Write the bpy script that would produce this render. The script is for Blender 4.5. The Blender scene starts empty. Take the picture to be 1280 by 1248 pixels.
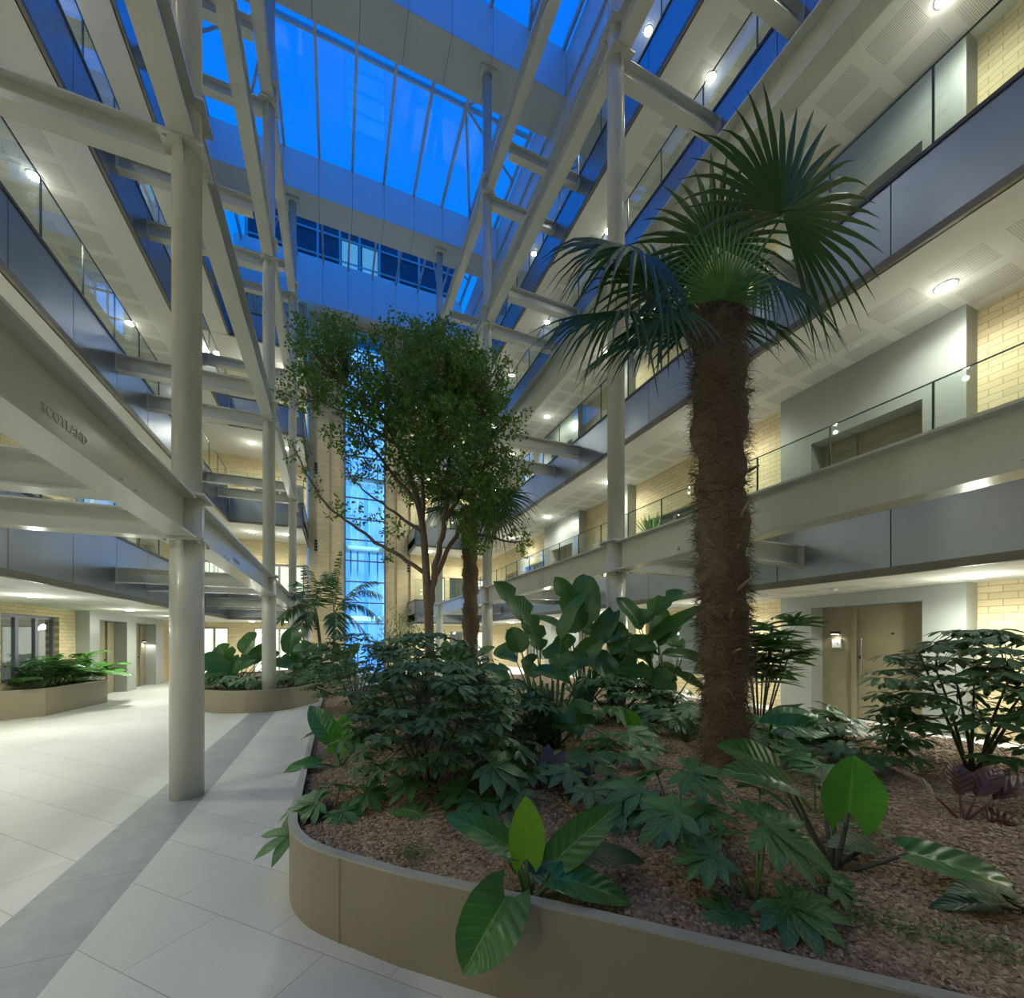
import bpy, math, random
import numpy as np
from mathutils import Vector, Matrix

# ------------------------------------------------------------------ camera
scn = bpy.context.scene
COL = scn.collection
YAW = math.atan(221 / 534.0)
CA, SA = math.cos(YAW), math.sin(YAW)
EYE = 1.7
cam_d = bpy.data.cameras.new('camera')
cam_d.sensor_fit = 'HORIZONTAL'
cam_d.sensor_width = 36.0
cam_d.lens = 534.0 * 36.0 / 1280.0
cam_d.shift_y = 176.0 / 1280.0
cam_d.clip_start = 0.05
cam = bpy.data.objects.new('camera', cam_d)
cam.location = (0, 0, EYE)
cam.rotation_euler = (math.pi / 2, 0, -YAW)
COL.objects.link(cam)
scn.camera = cam

# ------------------------------------------------------------------ dusk sky and exposure
world = bpy.data.worlds.new('dusk_sky')
scn.world = world
world.use_nodes = True
wn = world.node_tree
wn.nodes.clear()
wo = wn.nodes.new('ShaderNodeOutputWorld')
wb = wn.nodes.new('ShaderNodeBackground')
wtc = wn.nodes.new('ShaderNodeTexCoord')
wsep = wn.nodes.new('ShaderNodeSeparateXYZ')
wr = wn.nodes.new('ShaderNodeValToRGB')
wr.color_ramp.elements[0].position = 0.35
wr.color_ramp.elements[0].color = (0.002, 0.30, 1.0, 1)
wr.color_ramp.elements[1].position = 0.95
wr.color_ramp.elements[1].color = (0.001, 0.165, 1.0, 1)
wn.links.new(wtc.outputs['Generated'], wsep.inputs[0])
wn.links.new(wsep.outputs['Z'], wr.inputs[0])
wn.links.new(wr.outputs[0], wb.inputs[0])
wb.inputs[1].default_value = 1.05
wn.links.new(wb.outputs[0], wo.inputs[0])

scn.view_settings.view_transform = 'Standard'
scn.view_settings.look = 'None'
scn.view_settings.gamma = 1.0
scn.view_settings.use_curve_mapping = False
scn.view_settings.exposure = 0.0
scn.cycles.max_bounces = 10
scn.cycles.diffuse_bounces = 5
scn.cycles.transparent_max_bounces = 24
scn.cycles.caustics_reflective = False
scn.cycles.caustics_refractive = False
scn.cycles.sample_clamp_indirect = 4.0
scn.cycles.blur_glossy = 0.5
LAMP_W = 215.0          # one gallery downlight
LAMP_COL = (0.975, 1.0, 0.86)


# ------------------------------------------------------------------ small helpers
def proj(p):
    D = p[0] * SA + p[1] * CA
    r = p[0] * CA - p[1] * SA
    if D < 0.2:
        return None
    return (640 + 534 * r / D, 800 - 534 * (p[2] - EYE) / D)


def in_view(pts, m=120):
    """False for repeats the photograph shows nothing of (they are left out)"""
    q = [proj(p) for p in pts]
    if any(a is None for a in q):
        return any(a is not None and -m < a[0] < 1280 + m and -m < a[1] < 1248 + m for a in q)
    us = [a[0] for a in q]
    vs = [a[1] for a in q]
    return max(us) > -m and min(us) < 1280 + m and max(vs) > -m and min(vs) < 1248 + m


def cv(r, u, f=0.0):
    """direction given as right / up / away from the place where the photographer stands"""
    return Vector((r * CA + f * SA, -r * SA + f * CA, u))


def empty(name, loc, label=None, cat=None, group=None, kind=None, rz=0.0):
    o = bpy.data.objects.new(name, None)
    COL.objects.link(o)
    o.location = loc
    o.rotation_euler = (0, 0, rz)
    o.empty_display_size = 0.1
    tag(o, label, cat, group, kind)
    return o


def tag(o, label=None, cat=None, group=None, kind=None):
    if label:
        o['label'] = label
    if cat:
        o['category'] = cat
    if group:
        o['group'] = group
    if kind:
        o['kind'] = kind
    return o


def chain_off(p):
    v = Vector((0, 0, 0))
    while p is not None:
        v += Vector(p.location)
        p = p.parent
    return v


class MB:
    def __init__(s):
        s.v = []
        s.f = []
        s.m = []
        s.uv = {}

    def add(s, vs, fs, mi=0, uvs=None):
        o = len(s.v)
        s.v.extend([tuple(a) for a in vs])
        for k in fs:
            s.f.append(tuple(i + o for i in k))
            s.m.append(mi)
        if uvs:
            for i, q in enumerate(uvs):
                s.uv[o + i] = q
        return s

    def box(s, x0, x1, y0, y1, z0, z1, mi=0):
        vs = [(x0, y0, z0), (x1, y0, z0), (x1, y1, z0), (x0, y1, z0), (x0, y0, z1), (x1, y0, z1), (x1, y1, z1), (x0, y1, z1)]
        return s.add(vs, [(0, 3, 2, 1), (4, 5, 6, 7), (0, 1, 5, 4), (1, 2, 6, 5), (2, 3, 7, 6), (3, 0, 4, 7)], mi)

    def tube(s, pts, rad, n=8, caps=True, mi=0):
        pts = [Vector(p) for p in pts]
        if not isinstance(rad, (list, tuple)):
            rad = [rad] * len(pts)
        vs, fs = [], []
        ref = None
        for i, p in enumerate(pts):
            t = (pts[min(i + 1, len(pts) - 1)] - pts[max(i - 1, 0)])
            if t.length < 1e-9:
                t = Vector((0, 0, 1))
            t.normalize()
            if ref is None:
                ref = Vector((1, 0, 0)) if abs(t.x) < 0.8 else Vector((0, 1, 0))
            a = (ref - t * ref.dot(t))
            a.normalize()
            ref = a
            b = t.cross(a)
            for k in range(n):
                q = 2 * math.pi * k / n
                vs.append(p + (a * math.cos(q) + b * math.sin(q)) * rad[i])
        for i in range(len(pts) - 1):
            for k in range(n):
                k2 = (k + 1) % n
                fs.append((i * n + k, i * n + k2, (i + 1) * n + k2, (i + 1) * n + k))
        if caps:
            fs.append(tuple(range(n - 1, -1, -1)))
            fs.append(tuple((len(pts) - 1) * n + k for k in range(n)))
        return s.add(vs, fs, mi)

    def lathe(s, cx, cy, prof, n=24, mi=0):
        vs, fs = [], []
        for r, z in prof:
            for k in range(n):
                q = 2 * math.pi * k / n
                vs.append((cx + r * math.cos(q), cy + r * math.sin(q), z))
        for i in range(len(prof) - 1):
            for k in range(n):
                k2 = (k + 1) % n
                fs.append((i * n + k, i * n + k2, (i + 1) * n + k2, (i + 1) * n + k))
        fs.append(tuple(range(n - 1, -1, -1)))
        fs.append(tuple((len(prof) - 1) * n + k for k in range(n)))
        return s.add(vs, fs, mi)

    def build(s, name, mats, parent=None, smooth=False, origin=None):
        if not isinstance(mats, (list, tuple)):
            mats = [mats]
        arr = np.array(s.v, dtype=float)
        if parent is not None:
            off = np.array(chain_off(parent))
            loc = (0, 0, 0)
        else:
            off = np.array([arr[:, 0].mean(), arr[:, 1].mean(), arr[:, 2].min()]) if origin is None else np.array(origin)
            loc = tuple(off)
        me = bpy.data.meshes.new(name)
        me.from_pydata([tuple(r) for r in (arr - off)], [], s.f)
        for m_ in mats:
            me.materials.append(m_)
        if len(mats) > 1:
            me.polygons.foreach_set('material_index', s.m)
        if smooth:
            me.polygons.foreach_set('use_smooth', [True] * len(me.polygons))
        if s.uv:
            ul = me.uv_layers.new(name='UVMap')
            idx = np.empty(len(me.loops), dtype=np.int32)
            me.loops.foreach_get('vertex_index', idx)
            ua = np.zeros((len(s.v), 2))
            for k, q in s.uv.items():
                ua[k] = q
            ul.data.foreach_set('uv', ua[idx].ravel())
        me.update()
        o = bpy.data.objects.new(name, me)
        COL.objects.link(o)
        o.location = loc
        if parent is not None:
            o.parent = parent
        return o


# ------------------------------------------------------------------ materials
class NT:
    def __init__(s, name):
        s.mat = bpy.data.materials.new(name)
        s.mat.use_nodes = True
        s.t = s.mat.node_tree
        s.t.nodes.clear()
        s.out = s.t.nodes.new('ShaderNodeOutputMaterial')

    def n(s, typ, **kw):
        nd = s.t.nodes.new(typ)
        for k, v in kw.items():
            setattr(nd, k, v)
        return nd

    def l(s, a, b):
        s.t.links.new(a, b)

    def setin(s, sock, val):
        if hasattr(val, 'is_output'):
            s.l(val, sock)
        else:
            sock.default_value = val

    def math(s, op, a, b=None, c=None):
        nd = s.n('ShaderNodeMath', operation=op)
        s.setin(nd.inputs[0], a)
        if b is not None:
            s.setin(nd.inputs[1], b)
        if c is not None:
            s.setin(nd.inputs[2], c)
        return nd.outputs[0]

    def mix(s, fac, a, b, bt='MIX'):
        nd = s.n('ShaderNodeMix', data_type='RGBA', blend_type=bt)
        s.setin(nd.inputs[0], fac)
        s.setin(nd.inputs[6], a if hasattr(a, 'is_output') else (*a, 1) if len(a) == 3 else a)
        s.setin(nd.inputs[7], b if hasattr(b, 'is_output') else (*b, 1) if len(b) == 3 else b)
        return nd.outputs[2]

    def noise(s, scale, detail=3, vec=None, rough=0.5):
        nd = s.n('ShaderNodeTexNoise')
        nd.inputs['Scale'].default_value = scale
        nd.inputs['Detail'].default_value = detail
        nd.inputs['Roughness'].default_value = rough
        if vec is not None:
            s.l(vec, nd.inputs['Vector'])
        return nd.outputs['Fac']

    def pos(s):
        return s.n('ShaderNodeNewGeometry').outputs['Position']

    def bump(s, h, strength=0.3, dist=0.01):
        nd = s.n('ShaderNodeBump')
        nd.inputs['Strength'].default_value = strength
        nd.inputs['Distance'].default_value = dist
        s.l(h, nd.inputs['Height'])
        return nd.outputs[0]

    def bsdf(s, col, rough=0.5, metal=0.0, normal=None, spec=0.5):
        nd = s.n('ShaderNodeBsdfPrincipled')
        s.setin(nd.inputs['Base Color'], col if hasattr(col, 'is_output') else (*col, 1))
        s.setin(nd.inputs['Roughness'], rough)
        nd.inputs['Metallic'].default_value = metal
        nd.inputs['Specular IOR Level'].default_value = spec
        if normal is not None:
            s.l(normal, nd.inputs['Normal'])
        return nd.outputs[0]

    def done(s, sh):
        s.l(sh, s.out.inputs[0])
        return s.mat


def m_plain(name, col, rough=0.5, metal=0.0, var=0.12, scale=4.0, bump=0.0, bscale=60, spec=0.5):
    t = NT(name)
    p = t.pos()
    f = t.noise(scale, 3, p)
    c = t.mix(f, tuple(x * (1 - var) for x in col), tuple(min(1, x * (1 + var)) for x in col))
    nrm = t.bump(t.noise(bscale, 3, p), bump, 0.004) if bump else None
    return t.done(t.bsdf(c, rough, metal, nrm, spec))


def m_emit(name, col, strength):
    t = NT(name)
    e = t.n('ShaderNodeEmission')
    e.inputs[0].default_value = (*col, 1)
    e.inputs[1].default_value = strength
    return t.done(e.outputs[0])


def m_glass(name, tint=(0.93, 0.97, 0.95), refl=1.0):
    t = NT(name)
    tr = t.n('ShaderNodeBsdfTransparent')
    tr.inputs[0].default_value = (*tint, 1)
    gl = t.n('ShaderNodeBsdfGlossy')
    gl.inputs[0].default_value = (1, 1, 1, 1)
    gl.inputs['Roughness'].default_value = 0.02
    lw = t.n('ShaderNodeLayerWeight')
    lw.inputs[0].default_value = 0.5
    f5 = t.math('ADD', t.math('MULTIPLY', t.math('POWER', lw.outputs['Facing'], 4.0), 0.8), 0.05)
    mx = t.n('ShaderNodeMixShader')
    t.l(t.math('MULTIPLY', f5, refl), mx.inputs[0])
    t.l(tr.outputs[0], mx.inputs[1])
    t.l(gl.outputs[0], mx.inputs[2])
    return t.done(mx.outputs[0])


def m_brick(name, axis):
    t = NT(name)
    sp = t.n('ShaderNodeSeparateXYZ')
    t.l(t.pos(), sp.inputs[0])
    cb = t.n('ShaderNodeCombineXYZ')
    t.l(sp.outputs['Y' if axis == 'x' else 'X'], cb.inputs[0])
    t.l(sp.outputs['Z'], cb.inputs[1])
    b = t.n('ShaderNodeTexBrick')
    t.l(cb.outputs[0], b.inputs['Vector'])
    b.inputs['Color1'].default_value = (0.62, 0.52, 0.31, 1)
    b.inputs['Color2'].default_value = (0.74, 0.63, 0.40, 1)
    b.inputs['Mortar'].default_value = (0.36, 0.29, 0.17, 1)
    b.inputs['Scale'].default_value = 1.0
    b.inputs['Mortar Size'].default_value = 0.0055
    b.inputs['Mortar Smooth'].default_value = 0.15
    b.inputs['Bias'].default_value = -0.1
    b.inputs['Brick Width'].default_value = 0.28
    b.inputs['Row Height'].default_value = 0.094
    nz = t.noise(14, 4, t.pos())
    c = t.mix(t.math('MULTIPLY', nz, 0.35), b.outputs['Color'], (0.80, 0.68, 0.42))
    inv = t.math('SUBTRACT', 1.0, b.outputs['Fac'])
    return t.done(t.bsdf(c, 0.85, 0, t.bump(inv, 0.5, 0.006), 0.2))


def m_soffit(name, rows, perforated=True):
    t = NT(name)
    p = t.pos()
    sp = t.n('ShaderNodeSeparateXYZ')
    t.l(p, sp.inputs[0])
    x, y = sp.outputs['X'], sp.outputs['Y']
    base = t.mix(t.noise(1.2, 2, p), (0.76, 0.755, 0.69), (0.82, 0.815, 0.75))
    if not perforated:
        return t.done(t.bsdf(base, 0.75, 0, None, 0.2))
    ym = t.math('ABSOLUTE', t.math('SUBTRACT', t.math('PINGPONG', t.math('ADD', y, 40.02), 0.345), 0.0))
    my = t.math('LESS_THAN', ym, 0.262)
    ms = None
    for cx in rows:
        m1 = t.math('LESS_THAN', t.math('ABSOLUTE', t.math('SUBTRACT', x, cx)), 0.24)
        ms = m1 if ms is None else t.math('MAXIMUM', ms, m1)
    mask = t.math('MULTIPLY', my, ms)
    slot = t.math('LESS_THAN', t.math('FRACT', t.math('MULTIPLY', x, 1 / 0.034)), 0.36)
    dash = t.math('LESS_THAN', t.math('FRACT', t.math('MULTIPLY', y, 1 / 0.022)), 0.7)
    hole = t.math('MULTIPLY', t.math('MULTIPLY', slot, dash), mask)
    c = t.mix(hole, base, (0.30, 0.29, 0.26))
    return t.done(t.bsdf(c, 0.75, 0, None, 0.2))


def m_paving(name):
    t = NT(name)
    p = t.pos()
    mp = t.n('ShaderNodeMapping')
    mp.inputs['Rotation'].default_value = (0, 0, math.radians(45))
    mp.inputs['Location'].default_value = (0.1, 0.235, 0)
    t.l(p, mp.inputs[0])
    b = t.n('ShaderNodeTexBrick')
    t.l(mp.outputs[0], b.inputs['Vector'])
    b.inputs['Color1'].default_value = (0.54, 0.55, 0.52, 1)
    b.inputs['Color2'].default_value = (0.60, 0.61, 0.585, 1)
    b.inputs['Mortar'].default_value = (0.27, 0.27, 0.23, 1)
    b.inputs['Scale'].default_value = 1.0
    b.inputs['Mortar Size'].default_value = 0.003
    b.inputs['Brick Width'].default_value = 0.86
    b.inputs['Row Height'].default_value = 0.495
    nz = t.noise(130, 1, p)
    nz2 = t.noise(2.2, 4, p)
    c = t.mix(t.math('MULTIPLY', t.math('GREATER_THAN', nz, 0.53), 0.45), b.outputs['Color'], (0.40, 0.41, 0.39))
    c = t.mix(t.math('MULTIPLY', nz2, 0.25), c, (0.62, 0.62, 0.57))
    return t.done(t.bsdf(c, 0.55, 0, t.bump(nz, 0.15, 0.003), 0.4))


def m_granite(name):
    t = NT(name)
    p = t.pos()
    nz = t.noise(150, 2, p)
    mp = t.n('ShaderNodeMapping')
    mp.inputs['Scale'].default_value = (3, 3, 3)
    mp.inputs['Rotation'].default_value = (0, 0, 0.9)
    t.l(p, mp.inputs[0])
    nz2 = t.noise(1.5, 5, mp.outputs[0], 0.65)
    sp = t.n('ShaderNodeSeparateXYZ')
    t.l(p, sp.inputs[0])
    j = t.math('LESS_THAN', t.math('FRACT', t.math('MULTIPLY', t.math('ADD', sp.outputs['Y'], 20.35), 1 / 0.9)), 0.006)
    c = t.mix(nz2, (0.15, 0.165, 0.175), (0.38, 0.395, 0.40))
    c = t.mix(t.math('MULTIPLY', nz, 0.4), c, (0.40, 0.40, 0.41))
    c = t.mix(j, c, (0.16, 0.16, 0.15))
    return t.done(t.bsdf(c, 0.45, 0, t.bump(nz, 0.12, 0.003), 0.4))


def m_leaf(name, c1, c2, rib, rough=0.35, veins=9.0, trans=0.25, rib_w=0.05):
    t = NT(name)
    uv = t.n('ShaderNodeUVMap')
    sp = t.n('ShaderNodeSeparateXYZ')
    t.l(uv.outputs[0], sp.inputs[0])
    tt = t.math('ABSOLUTE', sp.outputs['X'])
    ss = sp.outputs['Y']
    isl = t.n('ShaderNodeNewGeometry').outputs['Random Per Island']
    f = t.math('ADD', t.math('MULTIPLY', t.noise(7, 3, t.pos()), 0.6), t.math('MULTIPLY', isl, 0.4))
    c = t.mix(f, c1, c2)
    ridge = t.math('SINE', t.math('MULTIPLY', t.math('SUBTRACT', ss, t.math('MULTIPLY', tt, 0.22)), veins * 6.283))
    vein = t.math('GREATER_THAN', ridge, 0.94)
    c = t.mix(t.math('MULTIPLY', vein, 0.35), c, rib)
    mid = t.math('LESS_THAN', tt, rib_w)
    c = t.mix(t.math('MULTIPLY', mid, 0.8), c, rib)
    nrm = t.bump(ridge, 0.25, 0.004)
    p = t.bsdf(c, rough, 0, nrm, 0.5)
    tl = t.n('ShaderNodeBsdfTranslucent')
    t.l(t.mix(0.5, c, (0.25, 0.45, 0.05)), tl.inputs[0])
    mx = t.n('ShaderNodeMixShader')
    mx.inputs[0].default_value = trans
    t.l(p, mx.inputs[1])
    t.l(tl.outputs[0], mx.inputs[2])
    return t.done(mx.outputs[0])


def m_island(name, cols, rough=0.85, bump=0.0):
    t = NT(name)
    isl = t.n('ShaderNodeNewGeometry').outputs['Random Per Island']
    r = t.n('ShaderNodeValToRGB')
    r.color_ramp.interpolation = 'LINEAR'
    el = r.color_ramp.elements
    el[0].color = (*cols[0], 1)
    el[1].color = (*cols[-1], 1)
    for i, c in enumerate(cols[1:-1]):
        e = el.new((i + 1) / (len(cols) - 1))
        e.color = (*c, 1)
    t.l(isl, r.inputs[0])
    nz = t.noise(90, 3, t.pos())
    c = t.mix(t.math('MULTIPLY', nz, 0.4), r.outputs[0], cols[0])
    return t.done(t.bsdf(c, rough, 0, None, 0.2))


M = {}
M['steel'] = m_plain('cream_painted_steel', (0.66, 0.675, 0.60), 0.22, 0.0, 0.05, 3, 0.22, 28)
M['fascia'] = m_plain('grey_metallic_panel', (0.37, 0.41, 0.46), 0.29, 1.0, 0.08, 1.2)
M['backing'] = m_plain('dark_joint', (0.03, 0.03, 0.035), 0.8)
M['trim'] = m_plain('bronze_edge_trim', (0.22, 0.20, 0.16), 0.45, 0.5, 0.08)
M['cap'] = m_plain('dark_cap_rail', (0.10, 0.105, 0.11), 0.4, 0.6, 0.08)
M['soffit_r'] = m_soffit('perforated_soffit_board', (7.22, 7.9))
M['soffit_l'] = m_soffit('perforated_soffit_plaster', (-4.75, -5.5))
M['soffit'] = m_soffit('plain_soffit', (), False)
M['deck'] = m_plain('pale_deck', (0.68, 0.67, 0.62), 0.6)
M['brick_x'] = m_brick('buff_brick_side', 'x')
M['brick_y'] = m_brick('buff_brick_end', 'y')
M['portal'] = m_plain('silver_grey_cladding', (0.37, 0.395, 0.37), 0.38, 0.25, 0.05, 2)
M['door'] = m_plain('olive_bronze_door', (0.30, 0.265, 0.17), 0.42, 0.25, 0.06, 3)
M['door_white'] = m_plain('white_door', (0.82, 0.82, 0.80), 0.4, 0, 0.02)
M['chrome'] = m_plain('brushed_steel', (0.6, 0.6, 0.6), 0.25, 1.0, 0.05)
M['black'] = m_plain('black_metal', (0.03, 0.03, 0.03), 0.4)
M['frame'] = m_plain('slate_blue_frame', (0.17, 0.18, 0.23), 0.4, 0.3, 0.06)
M['frame_grey'] = m_plain('warm_grey_frame', (0.32, 0.31, 0.27), 0.4, 0.3, 0.06)
M['glass'] = m_glass('clear_glass')
M['glass_edge'] = m_plain('dark_green_glass_edge', (0.03, 0.07, 0.06), 0.2)
M['roof_glass'] = m_glass('roof_glass', (0.97, 0.98, 1.0), 0.5)
M['roof_dark'] = m_glass('tinted_roof_glass', (0.22, 0.36, 0.55), 1.0)
M['night_glass'] = m_plain('night_glass', (0.015, 0.035, 0.09), 0.12, 0.0, 0.3, 0.5)
M['bridge'] = m_plain('pale_blue_grey_panel', (0.80, 0.82, 0.84), 0.4, 0.3, 0.03, 1.0)
M['bridge_soffit'] = m_plain('pale_panel', (0.62, 0.65, 0.60), 0.6, 0, 0.04, 1.0)
M['mullion'] = m_plain('grey_mullion', (0.50, 0.52, 0.56), 0.45, 0.3)
M['room'] = m_plain('room_plaster', (0.55, 0.52, 0.42), 0.8)
M['lit'] = m_emit('lit_room', (1.0, 0.95, 0.82), 1.6)
M['lit_dim'] = m_emit('dim_lit_room', (0.55, 0.60, 0.50), 0.22)
M['lit_blue'] = m_emit('blue_pane_and_reflection', (0.12, 0.5, 1.0), 0.7)
M['lens'] = m_emit('downlight_lens', (1.0, 0.97, 0.9), 60.0)
M['lamp_lens'] = m_emit('wall_lamp_lens', (1.0, 0.97, 0.9), 6.0)
M['paving'] = m_paving('light_granite_paving')
M['granite'] = m_granite('grey_granite_strip')
M['planter'] = m_plain('bronze_planter_steel', (0.27, 0.235, 0.165), 0.42, 0.2, 0.05, 1.5)
M['kerb'] = m_plain('planter_rim', (0.36, 0.36, 0.31), 0.45, 0.2, 0.06)
M['white_floor'] = m_plain('white_corridor_floor', (0.80, 0.80, 0.76), 0.5, 0, 0.02)
M['soil'] = m_island('soil', [(0.10, 0.07, 0.05), (0.16, 0.11, 0.085)])
M['pebble'] = m_island('pinkish_gravel', [(0.17, 0.12, 0.075), (0.38, 0.275, 0.19), (0.27, 0.19, 0.125), (0.50, 0.39, 0.28), (0.23, 0.165, 0.11)])
GREY_G = (0.012, 0.05, 0.022)
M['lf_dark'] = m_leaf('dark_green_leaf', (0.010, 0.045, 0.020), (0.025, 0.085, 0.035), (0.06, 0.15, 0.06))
M['lf_philo'] = m_leaf('glossy_green_leaf', (0.015, 0.10, 0.022), (0.035, 0.17, 0.035), (0.13, 0.34, 0.06), 0.28, 8, 0.2, 0.035)
M['lf_lime'] = m_leaf('lime_new_leaf', (0.16, 0.40, 0.012), (0.24, 0.52, 0.02), (0.30, 0.58, 0.06), 0.35, 9, 0.35, 0.03)
M['lf_bright'] = m_leaf('bright_green_leaf', (0.045, 0.27, 0.02), (0.075, 0.36, 0.03), (0.17, 0.45, 0.08), 0.33, 8, 0.35, 0.05)
M['lf_fatsia'] = m_leaf('fatsia_leaf', (0.038, 0.13, 0.036), (0.075, 0.205, 0.06), (0.16, 0.32, 0.11), 0.33, 7, 0.18, 0.05)
M['lf_scheff'] = m_leaf('umbrella_leaf', (0.036, 0.10, 0.036), (0.078, 0.185, 0.066), (0.12, 0.24, 0.10), 0.38, 5, 0.15, 0.06)
M['lf_strel'] = m_leaf('paddle_leaf', (0.014, 0.085, 0.02), (0.036, 0.15, 0.035), (0.08, 0.24, 0.06), 0.33, 16, 0.22, 0.03)
M['lf_palm'] = m_leaf('fan_palm_leaf', (0.012, 0.055, 0.018), (0.03, 0.105, 0.028), (0.07, 0.17, 0.05), 0.5, 0.2, 0.15, 0.1)
M['lf_palm_new'] = m_leaf('fresh_fan_palm_leaf', (0.06, 0.21, 0.03), (0.11, 0.31, 0.045), (0.17, 0.40, 0.08), 0.35, 0.2, 0.25, 0.1)
M['lf_tree'] = m_leaf('tree_leaf', (0.055, 0.15, 0.014), (0.13, 0.28, 0.03), (0.14, 0.28, 0.05), 0.4, 0.3, 0.3, 0.04)
M['lf_kentia'] = m_leaf('feather_palm_leaf', (0.012, 0.065, 0.02), (0.03, 0.12, 0.035), (0.06, 0.17, 0.05), 0.35, 0.2, 0.2, 0.1)
M['lf_fern'] = m_leaf('fresh_fern_leaf', (0.03, 0.16, 0.02), (0.07, 0.27, 0.035), (0.12, 0.3, 0.06), 0.4, 6, 0.25, 0.06)
M['lf_purple'] = m_leaf('dark_purple_leaf', (0.018, 0.014, 0.018), (0.045, 0.035, 0.045), (0.09, 0.08, 0.09), 0.33, 10, 0.1, 0.05)
M['lf_red'] = m_leaf('dark_red_leaf', (0.05, 0.012, 0.012), (0.09, 0.025, 0.02), (0.14, 0.05, 0.04), 0.35, 7, 0.15, 0.05)
M['lf_weed'] = m_leaf('weed_leaf', (0.03, 0.10, 0.015), (0.06, 0.17, 0.03), (0.1, 0.2, 0.05), 0.5, 2, 0.3, 0.05)
M['lf_bamboo'] = m_leaf('pale_green_leaf', (0.06, 0.17, 0.03), (0.11, 0.25, 0.045), (0.14, 0.26, 0.08), 0.45, 1, 0.3, 0.05)
M['stem'] = m_plain('green_stem', (0.07, 0.16, 0.035), 0.45, 0, 0.3, 20)
M['stem_dark'] = m_plain('dark_stem', (0.05, 0.055, 0.03), 0.6, 0, 0.3, 20)
M['stem_red'] = m_plain('red_stem', (0.11, 0.03, 0.025), 0.5, 0, 0.3, 20)
M['bark'] = m_plain('brown_bark', (0.17, 0.125, 0.085), 0.85, 0, 0.35, 14, 0.6, 40)
M['cane'] = m_plain('green_brown_cane', (0.22, 0.20, 0.09), 0.6, 0, 0.3, 16, 0.3, 30)
M['fibre'] = m_island('palm_fibre', [(0.045, 0.033, 0.022), (0.16, 0.118, 0.078), (0.31, 0.24, 0.165), (0.105, 0.075, 0.05)], 0.9)
M['husk'] = m_plain('dry_leaf_base', (0.27, 0.20, 0.12), 0.8, 0, 0.4, 20)
M['plaque'] = m_plain('white_plaque', (0.85, 0.85, 0.83), 0.4)

# ------------------------------------------------------------------ dimensions (metres)
LEVEL = ['first-floor', 'second-floor', 'third-floor', 'top-floor']
SOF = [2.50, 6.34, 10.14, 13.70]         # underside of each gallery
FT = [3.70, 7.40, 11.33, 14.80]          # top of its metal fascia
GT = [4.70, 8.38, 12.18, 15.70]          # top of its glass balustrade
DECK = [3.00, 6.84, 10.64, 14.20]
XR, XL = 6.35, -3.86                      # fascia faces
WR, WL = 8.35, -6.60                      # brick wall faces
Y0 = -7.0
YEL, YER = 19.8, 21.4                     # end gallery faces, left and right
YWL, YWR = 22.9, 23.6                     # end walls
TX0, TX1, TY = -1.25, 4.2, 23.9           # brick lift tower
RX = {'left': -1.49, 'right': 4.13}       # column rows
CY = [-0.57, 5.65, 11.88, 18.10]
ORD = ['behind-camera', 'nearest', 'second', 'third']


def struct(name, mb, mats, parent=None, smooth=False, label=None):
    o = mb.build(name, mats, parent, smooth)
    if parent is None:
        o['kind'] = 'structure'
        if label:
            o['label'] = label
    return o


# ------------------------------------------------------------------ floor
mb = MB()
mb.box(-7.2, -1.83, Y0 - 1, 24.6, -0.2, 0)
mb.box(-1.31, 9.0, Y0 - 1, 24.6, -0.2, 0)
struct('floor', mb, M['paving'], label='pale granite paving laid on the diagonal')
mb = MB()
mb.box(-1.83, -1.31, Y0 - 1, 24.6, -0.2, 0.0)
struct('trim_1', mb, M['granite'], label='grey granite strip in the paving through the left columns')
mb = MB()
mb.box(6.62, 9.0, Y0, 23.6, 0.0, 0.33)
struct('floor_corridor', mb, M['white_floor'], label='white corridor floor in front of the right-hand doors')


# ------------------------------------------------------------------ brick walls with openings
def wall_cells(a0, a1, z0, z1, holes):
    """rectangles of a wall that leave the holes (a0,a1,z0,z1) free"""
    zs = sorted(set([z0, z1] + [h[2] for h in holes] + [h[3] for h in holes]))
    out = []
    for i in range(len(zs) - 1):
        za, zb = zs[i], zs[i + 1]
        if zb <= z0 or za >= z1:
            continue
        cur = a0
        for h in sorted(h for h in holes if h[2] <= za and h[3] >= zb):
            if h[0] > cur:
                out.append((cur, h[0], za, zb))
            cur = max(cur, h[1])
        if cur < a1:
            out.append((cur, a1, za, zb))
    return out


P_R = [(3.05, 5.71), (10.45, 11.45), (13.2, 15.9)]
W_R = [(6.9, 10.0), (16.5, 18.6), (19.4, 21.0)]
P_L = [(15.45, 21.0)]
W_L = [(12.6, 14.7), (8.4, 10.4)]
FLOORS = [0.0] + DECK
CEILS = SOF + [17.76]
holes_r, holes_l = [], []
for k in range(5):
    zf = 0.33 if k == 0 else FLOORS[k]
    for a, b in P_R:
        holes_r.append((a + 0.06, b - 0.06, zf, min(zf + 2.3, CEILS[k])))
    for a, b in W_R:
        holes_r.append((a, b, zf + 0.5, zf + 1.93 if k == 0 else zf + 2.15))
    zf = FLOORS[k]
    for a, b in P_L:
        holes_l.append((a + 0.06, b - 0.06, zf, zf + 2.36))
    for a, b in W_L:
        holes_l.append((a, b, zf + 0.75, zf + 2.28))
mb = MB()
for a, b, c, d in wall_cells(Y0, 24.2, 0, 18.0, holes_r):
    mb.box(WR, WR + 0.28, a, b, c, d)
struct('wall_right', mb, M['brick_x'], label='buff brick wall of the right-hand galleries')
mb = MB()
for a, b, c, d in wall_cells(Y0, 24.2, 0, 18.0, holes_l):
    mb.box(WL - 0.28, WL, a, b, c, d)
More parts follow.
